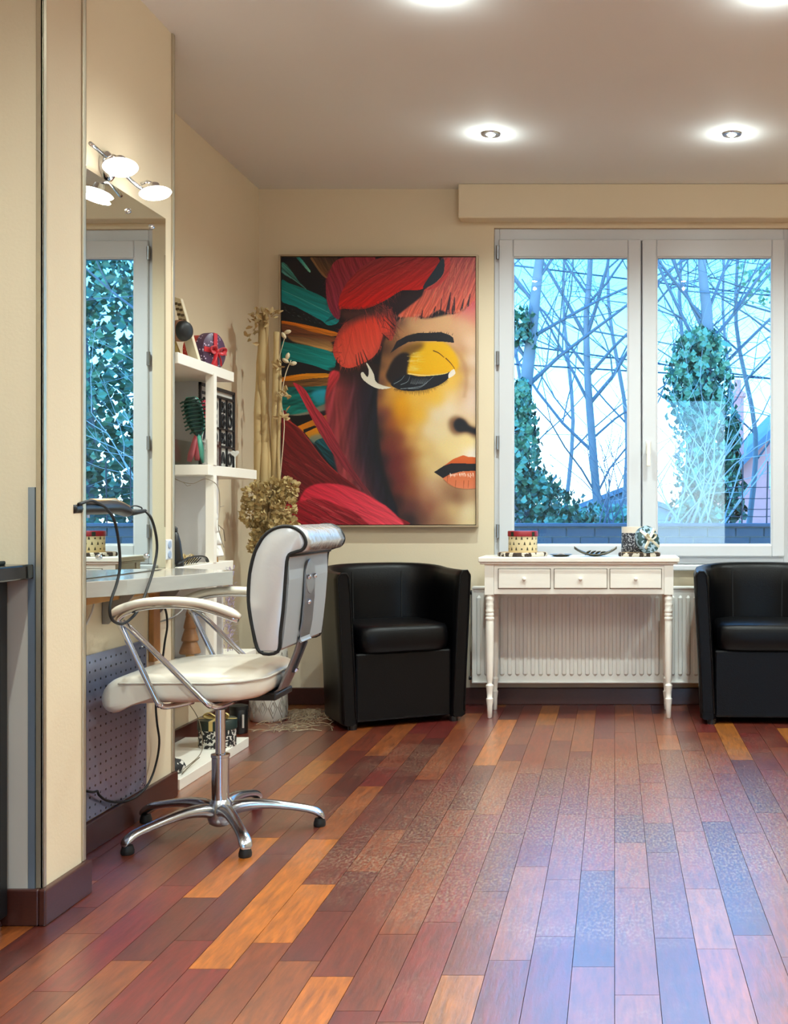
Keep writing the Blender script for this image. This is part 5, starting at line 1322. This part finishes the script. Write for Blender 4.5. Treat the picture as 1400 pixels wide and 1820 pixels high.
    fringe([(640, 400), (700, 395), (745, 400), (770, 500), (750, 560)], [(96, 44, 48), (170, 66, 64), (52, 32, 40)], 90, 30, 80, 60, 2.6, .35)
    for k in range(26):
        x = r.uniform(560, 740); y = r.uniform(390, 440); stroke([(x, y), (x + r.uniform(0, 40), y + r.uniform(40, 110))], 4, [(60, 34, 40), (176, 64, 64)][r.integers(2)], 1.5, .7)
    for (xa, ya, xb, yb) in ((690, 455, 752, 520), (705, 440, 760, 500), (680, 545, 722, 585), (560, 650, 590, 720), (545, 665, 565, 735), (530, 670, 545, 740), (515, 680, 525, 745), (400, 700, 390, 740), (415, 715, 408, 752)): stroke([(xa, ya), (xb, yb)], 3, (40, 24, 28), 8, .85, 1.5)
    fill([(548, 800), (562, 792), (590, 822), (598, 780), (582, 738), (592, 740), (628, 800), (642, 850), (690, 878), (740, 888), (690, 898), (640, 890), (590, 862), (556, 830)], (226, 220, 204), soft=2)
    for k in range(7): stroke([(630 + 6 * k, 850 + 5 * k), (700 + 14 * k, 885 + 1.5 * k)], 2.5, (214, 206, 190), 1, .7)
    # --- lower left crimson plumes
    fill([(45, 1070), (120, 1118), (200, 1200), (300, 1330), (400, 1425), (560, 1560), (640, 1770), (40, 1770)], (116, 26, 30), (84, 18, 24), 80, soft=3, streak=.16, sdir=42, sfreq=.1)
    stroke([(50, 1072), (150, 1140), (215, 1215), (310, 1340), (400, 1430)], 8, (196, 56, 48), 4, .8, 3)
    for k in range(70):
        x = r.uniform(40, 300); y = r.uniform(1300, 1740); l = r.uniform(60, 240); stroke([(x, y), (x + l * .5, y + l * .30), (x + l, y + l * .62)], 2.6, [(188, 62, 66), (150, 36, 44), (206, 96, 88)][r.integers(3)], 1, .5)
    fill([(118, 858), (190, 898), (260, 1010), (330, 1095), (430, 1290), (530, 1450), (640, 1592), (560, 1535), (400, 1345), (300, 1195), (222, 1055), (160, 932)], (196, 46, 62), (92, 36, 44), 60, soft=2.5, streak=.16, sdir=58, sfreq=.16)
    stroke([(190, 925), (300, 1120), (430, 1330), (560, 1510)], 3, (96, 30, 40), 3, .8)
    up = Cq([(255, 1440), (330, 1310), (450, 1245), (600, 1228), (850, 1260), (1100, 1360), (1310, 1480)]) + D([(150, 1530), (280, 1650), (350, 1770)])
    fill([(60, 1640)] + up + [(60, 1770)], (150, 28, 40), (120, 20, 30), 60, soft=3, streak=.2, sdir=30)
    fill(up + Cq([(1200, 1770), (1000, 1625), (800, 1530), (600, 1450), (420, 1425), (300, 1460)]), (206, 40, 62), (222, 70, 86), 10, soft=4, streak=.10, sdir=28)
    for k in range(80):
        x = r.uniform(180, 560); y = 1560 + (x - 180) * .25 + r.uniform(0, 150); l = r.uniform(60, 200); stroke([(x, y), (x + l * .5, y + l * .22), (x + l, y + l * .5)], r.uniform(2, 5), [(212, 92, 96), (104, 16, 28), (190, 50, 62)][r.integers(3)], 1, .5)
    img += r.normal(0, 3.0, img.shape)
    a = np.clip(img, 0, 255) / 255
    a = np.where(a <= .04045, a / 12.92, ((a + .055) / 1.055) ** 2.4)
    return a, W, H

art, AW_, AH_ = make_art()
pa = thing('painting', 'large framed print of a face with red feathers on the back wall', 'painting', (-1.22, BACK - .01, .92))
fx0, fx1, fz0, fz1 = -1.736, -.707, .922, 2.331
FRM = mat('champagne_frame', (176, 156, 128), .4, metal=.25)
g = G(); frame_rect(g, fx0, fx1, fz0, fz1, .009, .009, .009, .009, BACK - .042, BACK - .002); g.build('frame', FRM, pa, bevel=.001)
g = G(); g.box(fx0 + .009, fx1 - .009, BACK - .020, BACK - .004, fz0 + .009, fz1 - .009); g.build('shadow_gap', mat('frame_inner_black', (16, 12, 12), .7), pa)
qx0, qx1, qz0, qz1 = fx0 + .013, fx1 - .013, fz0 + .013, fz1 - .013
vx = np.linspace(qx0, qx1, AW_ + 1); vz = np.linspace(qz1, qz0, AH_ + 1)
VXX, VZZ = np.meshgrid(vx, vz)
nv = VXX.size
co = np.zeros((nv + 4, 3)); co[:nv, 0] = VXX.ravel(); co[:nv, 1] = BACK - .032; co[:nv, 2] = VZZ.ravel()
idx = np.arange(nv).reshape(AH_ + 1, AW_ + 1)
quads = np.stack([idx[:-1, :-1], idx[1:, :-1], idx[1:, 1:], idx[:-1, 1:]], -1).reshape(-1, 4)
co[nv:, :] = [(qx0, BACK - .020, qz1), (qx0, BACK - .020, qz0), (qx1, BACK - .020, qz0), (qx1, BACK - .020, qz1)]
me = bpy.data.meshes.new('canvas')
me.vertices.add(nv + 4); me.vertices.foreach_set('co', co.ravel())
nq = len(quads); me.loops.add(nq * 4); me.loops.foreach_set('vertex_index', quads.ravel().astype(np.int32))
me.polygons.add(nq); me.polygons.foreach_set('loop_start', np.arange(0, nq * 4, 4, dtype=np.int32))
try: me.polygons.foreach_set('loop_total', np.full(nq, 4, dtype=np.int32))
except Exception: pass
me.update(calc_edges=True)
at = me.color_attributes.new('print', 'FLOAT_COLOR', 'CORNER')
fc = np.ones((nq, 4, 4)); fc[:, :, :3] = art.reshape(-1, 1, 3)
at.data.foreach_set('color', fc.ravel())
cm = mat('canvas_print', (128, 128, 128), .45, spec=.4, bump=.04, bscale=400)
vc = cm.node_tree.nodes.new('ShaderNodeVertexColor'); vc.layer_name = 'print'
cm.node_tree.links.new(vc.outputs['Color'], cm.node_tree.nodes['Principled BSDF'].inputs['Base Color'])
me.materials.append(cm)
o = bpy.data.objects.new('canvas', me); col.objects.link(o); o.parent = pa; o.location = -Vector(pa.location)
# ------------------------------------------------------------------ outside the window
SOIL = mat('garden_ground', (70, 84, 60), .9, var=.3, vscale=1.5)
g = G(); g.box(-40, 40, BACK + T + .02, 70, -.55, -.35); struct(g.build('ground', SOIL), 'garden ground outside')
g = G(); g.box(-12, 12, -14, RY - .22, -.25, -.05); struct(g.build('pavement', mat('pavement_grey', (120, 120, 120), .9, var=.1)), 'pavement outside the entrance')
# brick garden wall, each brick a piece
gw = thing('garden_wall', 'low dark brick garden wall just outside the window', 'wall', (1.5, 9.5, -.35))
BR = mat('blue_brick', (62, 70, 84), .7, var=.35, vscale=9)
g = G(); g.box(-3.2, 6.2, 9.51, 9.66, -.35, .875); g.build('mortar_core', mat('mortar', (112, 118, 124), .9), gw)
g = G(); g.box(-3.25, 6.25, 9.47, 9.70, .878, .907); g.build('coping', mat('coping_stone', (66, 74, 90), .7, var=.2), gw, bevel=.006)
bm_ = None; rb = random.Random(8)
for row in range(6):
    z = .878 - (row + 1) * .078
    for k in range(36):
        x = -2.6 + k * .232 + (.116 if row % 2 else 0)
        if bm_ is None:
            g = G(); g.box(-.11, .11, 0, .05, 0, .068); ob_ = g.build('brick', BR, None); bm_ = ob_.data
        else:
            ob_ = bpy.data.objects.new('brick', bm_); col.objects.link(ob_)
        ob_.parent = gw; ob_.location = Vector((x, 9.495 + rb.uniform(-.004, .004), z)) - Vector(gw.location)

BARK = mat('grey_bark', (116, 120, 126), .85, var=.25, vscale=6, bump=.3, bscale=20)
TWIG = mat('pale_bark_twig', (150, 158, 160), .8)
DTW = mat('dark_twig', (92, 102, 114), .85)
IVY = mat('ivy_leaf', (40, 84, 64), .35, var=.6, vscale=3.5)
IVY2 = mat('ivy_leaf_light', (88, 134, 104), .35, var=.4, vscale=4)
def tube3(g, pts, r0, r1, n=5):
    m = len(pts); g.tube(pts, [r0 + (r1 - r0) * i / max(1, m - 1) for i in range(m)], n, cap=False)
def grow(g, p, d, l, r, depth, rr, spread=.55, up=.12, dens=3):
    """a wavy branch with side shoots"""
    pts = [p]; q = Vector(p); dd = Vector(d).normalized(); n = 5
    for i in range(n):
        dd = (dd + Vector((rr.gauss(0, .13), rr.gauss(0, .10), rr.gauss(0, .10) + up * .25))).normalized(); q = q + dd * (l / n); pts.append(q.copy())
    tube3(g, pts, r, r * .35, 5 if depth > 1 else 4)
    if depth <= 0: return
    for k in range(dens):
        i = rr.randrange(1, n + 1); b = pts[i]; t = (pts[i] - pts[i - 1]).normalized()
        s = Vector((rr.gauss(0, 1), rr.gauss(0, .6), rr.gauss(0, .7) + .2)).normalized()
        grow(g, b, t * (1 - spread) + s * spread, l * rr.uniform(.45, .75), r * .45, depth - 1, rr, spread, up, dens)
def leaves(g, n, sampler, rr, size=(.05, .09)):
    for _ in range(n):
        c, nrm = sampler()
        d = (nrm + Vector((rr.uniform(-.8, .8), rr.uniform(-.8, .8), rr.uniform(-.9, .5)))).normalized()
        a = d.cross(Vector((rr.uniform(-.4, .4), rr.uniform(-.4, .4), 1))).normalized(); u = a.cross(d).normalized(); s = rr.uniform(*size)
        b = len(g.v)
        g.v.extend([tuple(p) for p in (c - u * s * .55, c + a * s * .55 - u * s * .15, c + a * s * .28 + u * s * .15 + d * s * .1, c + u * s * .6, c - a * s * .28 + u * s * .15 + d * s * .1, c - a * s * .55 - u * s * .15)])
        g.f.append(tuple(range(b, b + 6)))
def tree(name, label, trunk, r0, r1, branches, seed, depth=3, ivy=None, leafm=IVY, twm=DTW, group='trees outside the window', cat='tree'):
    r = thing(name, label, cat, Vector(trunk[0]), group); rr = random.Random(seed)
    sp_ = spline(trunk, 4); g = G(); tube3(g, sp_, r0, r1, 9); g.build('trunk', BARK, r, smooth=True, fix=False)
    g = G()
    for (f, dx, dy, dz, l, rad) in branches:
        i = min(len(sp_) - 1, int(f * (len(sp_) - 1))); grow(g, sp_[i], (dx, dy, dz), l, rad, depth, rr)
    g.build('branches', twm, r, smooth=True, fix=False)
    if ivy:
        for (n, samp, size, m) in ivy:
            g = G(); leaves(g, n, lambda: samp(rr), rr, size); o = g.build('ivy', m, r, fix=False); o['kind'] = 'stuff'
    return r
def tp(lst, d): return [P_d(px, py, d) for px, py in lst]
def col_sampler(stations, depth_r=.6):
    """stations: (px, half width px, py) down the column at depth d; leaves on its surface"""
    def mk(d):
        def samp(rr):
            f = rr.random() * (len(stations) - 1); i = min(int(f), len(stations) - 2); t = f - i
            px = stations[i][0] * (1 - t) + stations[i + 1][0] * t; hw = stations[i][1] * (1 - t) + stations[i + 1][1] * t; py = stations[i][2] * (1 - t) + stations[i + 1][2] * t
            c = P_d(px, py, d); R = hw / (F_PX / d); a = rr.uniform(0, 2 * math.pi); q = rr.random() ** .5 * (.75 + .35 * rr.random())
            return Vector((c.x + R * q * math.cos(a), d + min(R, depth_r) * q * math.sin(a), c.z + rr.uniform(-.05, .05))), Vector((math.cos(a), math.sin(a), .1))
        return samp
    return mk
# bare middle tree
tree('bare_tree', 'slim bare tree with forked trunk in the middle of the left pane', tp([(1068, 960), (1060, 880), (1052, 780), (1046, 700), (1043, 640), (1042, 560), (1048, 480), (1052, 330)], 14), .058, .030,
     [(.27, -.75, .1, .75, 2.6, .022), (.42, .8, 0, .9, 2.2, .026), (.42, -.5, .1, 1, 1.8, .022), (.52, .9, -.2, .8, 2.4, .022), (.55, -.7, .2, .9, 2.2, .020), (.66, -.45, .1, 1, 2.4, .026), (.66, .35, -.1, 1, 2.2, .026), (.75, .6, .1, .9, 1.8, .018), (.8, -.8, 0, .8, 1.8, .018), (.3, .8, .2, .6, 2.0, .016), (.15, -.6, 0, .9, 1.8, .015), (.15, .6, 0, .9, 1.8, .015)], 31)
# ivy-clad tree at the left of the left pane
st = [(928, 10, 680), (925, 24, 720), (925, 36, 760), (925, 46, 830), (945, 70, 870), (965, 110, 905), (985, 130, 935), (985, 130, 960)]
tree('ivy_tree', 'ivy-covered leaning tree at the left side of the left pane', tp([(930, 960), (924, 860), (928, 760), (934, 690), (944, 600), (952, 520), (962, 440), (980, 330)], 11.5), .085, .040,
     [(.45, .7, 0, .8, 2.2, .022), (.5, -.6, 0, .9, 2.0, .02), (.6, .8, .1, .9, 2.0, .02), (.7, -.7, 0, .9, 2.0, .02), (.75, .6, -.1, 1, 2.0, .018), (.85, -.6, .1, 1, 1.8, .018), (.85, .7, .1, .9, 1.8, .018)], 32,
     ivy=[(1900, col_sampler(st)(11.4), (.04, .085), IVY), (700, col_sampler(st)(11.1), (.04, .08), IVY2), (110, col_sampler([(925, 22, 555), (935, 25, 610)])(11.4), (.05, .10), IVY)])
# ivy-clad stump in the right pane
st = [(1245, 20, 592), (1245, 50, 615), (1240, 62, 650), (1240, 66, 690), (1248, 60, 725), (1250, 56, 780), (1252, 56, 850), (1250, 60, 900), (1250, 62, 960)]
tree('ivy_stump', 'tall ivy-smothered stump filling the left part of the right pane', tp([(1246, 970), (1244, 850), (1246, 740), (1252, 640), (1256, 560), (1248, 480), (1240, 330)], 11.0), .11, .030,
     [(.45, .8, 0, .6, 2.2, .018), (.5, -.6, 0, .9, 2.2, .02), (.55, .5, 0, .9, 2.0, .02), (.6, -.5, 0, 1, 2.2, .02), (.7, .6, 0, .9, 2.0, .018), (.65, -.8, 0, .7, 2.0, .016)], 33,
     ivy=[(2600, col_sampler(st, .45)(10.9), (.04, .08), IVY), (1000, col_sampler(st, .45)(10.6), (.04, .075), IVY2), (300, col_sampler([(1300, 14, 740), (1302, 16, 830), (1305, 20, 920)])(10.7), (.05, .10), IVY)])
# large ivy tree seen in the mirror, right of the window
def big(rr):
    z = rr.uniform(.2, 5.2); a = rr.uniform(0, 6.283); R = .95 - .25 * abs(z - 3) / 3; q = .75 + .3 * rr.random()
    return Vector((3.15 + R * q * math.cos(a), 13.0 + R * q * math.sin(a), z)), Vector((math.cos(a), math.sin(a), .1))
tree('ivy_tree', 'broad ivy tree seen only as a reflection in the mirror', [(3.15, 13, -.4), (3.1, 13, 1.5), (3.2, 13, 3.5), (3.2, 13.1, 5.5)], .16, .06,
     [(.5, -.9, -.3, .3, 1.8, .02), (.6, -.8, -.4, .2, 1.6, .02), (.4, -.9, -.4, .4, 1.6, .018)], 34, ivy=[(4600, big, (.06, .12), IVY), (2600, big, (.06, .12), IVY2)], twm=TWIG)
# thin bare trees behind
for (i, (px, d, top, lab)) in enumerate(((1000, 19, 300, 'faint bare sapling far behind the forked tree'), (1105, 17, 320, 'bare sapling behind the window mullion'), (1205, 16, 300, 'bare sapling rising behind the ivy stump'), (1330, 15, 380, 'bare young tree at the right side of the right pane'), (925, 20, 320, 'bare sapling behind the ivy tree'), (1290, 21, 330, 'thin bare tree near the far brick house'))):
    b = P_d(px, 940, d); t_ = P_d(px + random.Random(i).uniform(-25, 25), top, d)
    tree('bare_sapling', lab, [b, b.lerp(t_, .3) + Vector((.12, 0, 0)), b.lerp(t_, .65) + Vector((-.1, 0, 0)), t_], .040, .018,
         [(f, s * .8, 0, .8, 2.4, .015) for f, s in ((.25, 1), (.4, -1), (.52, 1), (.66, -1), (.8, 1))], 60 + i, depth=2)
# young leaf branch at top right
def sam(rr):
    c = P_d(rr.uniform(1312, 1410), rr.uniform(430, 540), 12.2 + rr.uniform(-.5, .5)); return c, Vector((0, -1, .2))
tree('leafy_branch_tree', 'small-leaved tree reaching in at the top right of the right pane', tp([(1450, 960), (1440, 800), (1420, 620), (1400, 500), (1370, 420)], 12.3), .06, .02,
     [(.6, -.9, 0, .4, 1.6, .014), (.7, -.9, 0, .3, 1.4, .014), (.5, -.9, 0, .3, 1.6, .014)], 71, ivy=[(170, sam, (.035, .06), IVY2)])
# pale twiggy shrub in front of the stump
sh_ = thing('bare_shrub', 'pale bare twiggy shrub in front of the ivy stump', 'shrub', P_d(1200, 955, 9.9), 'trees outside the window'); rr = random.Random(44); g = G()
for k in range(16):
    b = P_d(rr.uniform(1165, 1300), 950, 9.9 + rr.uniform(-.15, .2)); grow(g, b, (rr.gauss(.15, .5), rr.gauss(0, .1), 1), rr.uniform(.8, 1.5), .009, 2, rr, .5, .05, 2)
g.build('branches', TWIG, sh_, fix=False)
g = G()
for k in range(14):
    b = P_d(rr.uniform(1060, 1130), 950, 10.2 + rr.uniform(-.15, .2)); grow(g, b, (rr.gauss(.1, .5), 0, 1), rr.uniform(.6, 1.1), .008, 2, rr, .5, .05, 2)
s2 = thing('bare_shrub', 'low bare shrub at the foot of the forked tree', 'shrub', P_d(1090, 955, 10.2), 'trees outside the window'); g.build('branches', DTW, s2, fix=False)
# hedge line at the horizon
g = G(); rr = random.Random(45)
def hs():
    c = P_d(rr.uniform(900, 1130), 0, 13); return Vector((c.x, 13 + rr.uniform(-.5, .5), rr.uniform(-.35, 1.05))), Vector((0, -1, .3))
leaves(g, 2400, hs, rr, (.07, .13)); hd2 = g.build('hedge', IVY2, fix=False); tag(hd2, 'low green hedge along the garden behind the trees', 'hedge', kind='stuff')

# brick house with chimney, far right
def house(name, label, cx, d, w, eave, ridge, depth, wallm, roofm, chim=None, wins=()):
    r = thing(name, label, 'house', (cx, d, -.35))
    poly_ = [(cx - w / 2, -.35), (cx + w / 2, -.35), (cx + w / 2, eave), (cx, ridge), (cx - w / 2, eave)]
    g = G(); g.prism(poly_, d, d + depth, 'xz'); wl = g.build('walls', wallm, r)
    for s in (-1, 1):
        ex, ez = cx + s * (w / 2 + .35), eave - .35 * (ridge - eave) / (w / 2)
        g = G(); g.prism([(cx, ridge + .22), (ex, ez + .22), (ex, ez + .02), (cx, ridge + .02)], d - .3, d + depth + .3, 'xz'); g.build('roof_slope', roofm, r)
    if chim:
        x0, x1, z0, z1 = chim; g = G(); g.box(x0, x1, d + 1.0, d + 1.5, z0, z1); c_ = g.build('chimney', wallm, r)
        g = G(); g.box(x0 - .05, x1 + .05, d + .95, d + 1.55, z1 - .15, z1 - .05); g.cyl(((x0 + x1) / 2, d + 1.25, z1), ((x0 + x1) / 2, d + 1.25, z1 + .3), .09, n=10); g.build('chimney_cap', wallm, c_)
    for (x0, x1, z0, z1) in wins:
        g = G(); g.box(x0, x1, d - .03, d + .02, z0, z1); f_ = g.build('window', PVC, r); g = G(); g.box(x0 + .06, x1 - .06, d - .035, d - .02, z0 + .06, z1 - .06); g.build('pane', mat('far_glass', (120, 170, 200), .1), f_)
BRK = mat('pink_brick', (236, 150, 142), .85, var=.15, vscale=6); SLATE = mat('slate_roof', (96, 112, 128), .7, var=.2, vscale=3)
house('brick_house', 'pink brick gabled house with chimney at the right edge of the window', 5.55, 28, 5.6, 1.75, 4.6, 7, BRK, SLATE, (2.98, 3.25, 2.0, 4.05), [(3.75, 4.35, 1.55, 2.15), (5.2, 6.0, .4, 1.6), (6.6, 7.3, .4, 1.6)])
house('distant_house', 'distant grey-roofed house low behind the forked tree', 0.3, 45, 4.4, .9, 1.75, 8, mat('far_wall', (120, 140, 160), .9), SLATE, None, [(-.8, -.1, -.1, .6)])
# wire fence panel on the wall at the right, and overhead cables
wf = thing('wire_fence', 'thin wire fence on the garden wall at the right', 'fence', (1.1, 9.56, .9))
WIRE = mat('fence_wire', (60, 56, 66), .6, metal=.5)
for px in (1318, 1362, 1405):
    c = P_d(px, 930, 9.56); g = G(); g.cyl((c.x, 9.56, .88), (c.x + .01, 9.56, 1.42), .006, n=8); g.build('post', WIRE, wf)
for py in (866, 886, 905, 918):
    a_, b_ = P_d(1290, py, 9.56), P_d(1420, py - 2, 9.56); g = G(); g.tube([a_, a_.lerp(b_, .5) + Vector((0, 0, -.006)), b_], .0035, 6); g.build('wire', WIRE, wf)
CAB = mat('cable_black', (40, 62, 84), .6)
for (ya, yb, lab) in ((456, 520, 'uppermost overhead cable crossing both window panes'), (596, 668, 'middle overhead cable crossing behind the forked tree'), (634, 664, 'lowest overhead cable behind the ivy stump')):
    a_, b_ = P_d(880, ya, 17), P_d(1420, yb, 17); dv = (b_ - a_); a2 = a_ - dv * 1.2; b2 = b_ + dv * 1.2
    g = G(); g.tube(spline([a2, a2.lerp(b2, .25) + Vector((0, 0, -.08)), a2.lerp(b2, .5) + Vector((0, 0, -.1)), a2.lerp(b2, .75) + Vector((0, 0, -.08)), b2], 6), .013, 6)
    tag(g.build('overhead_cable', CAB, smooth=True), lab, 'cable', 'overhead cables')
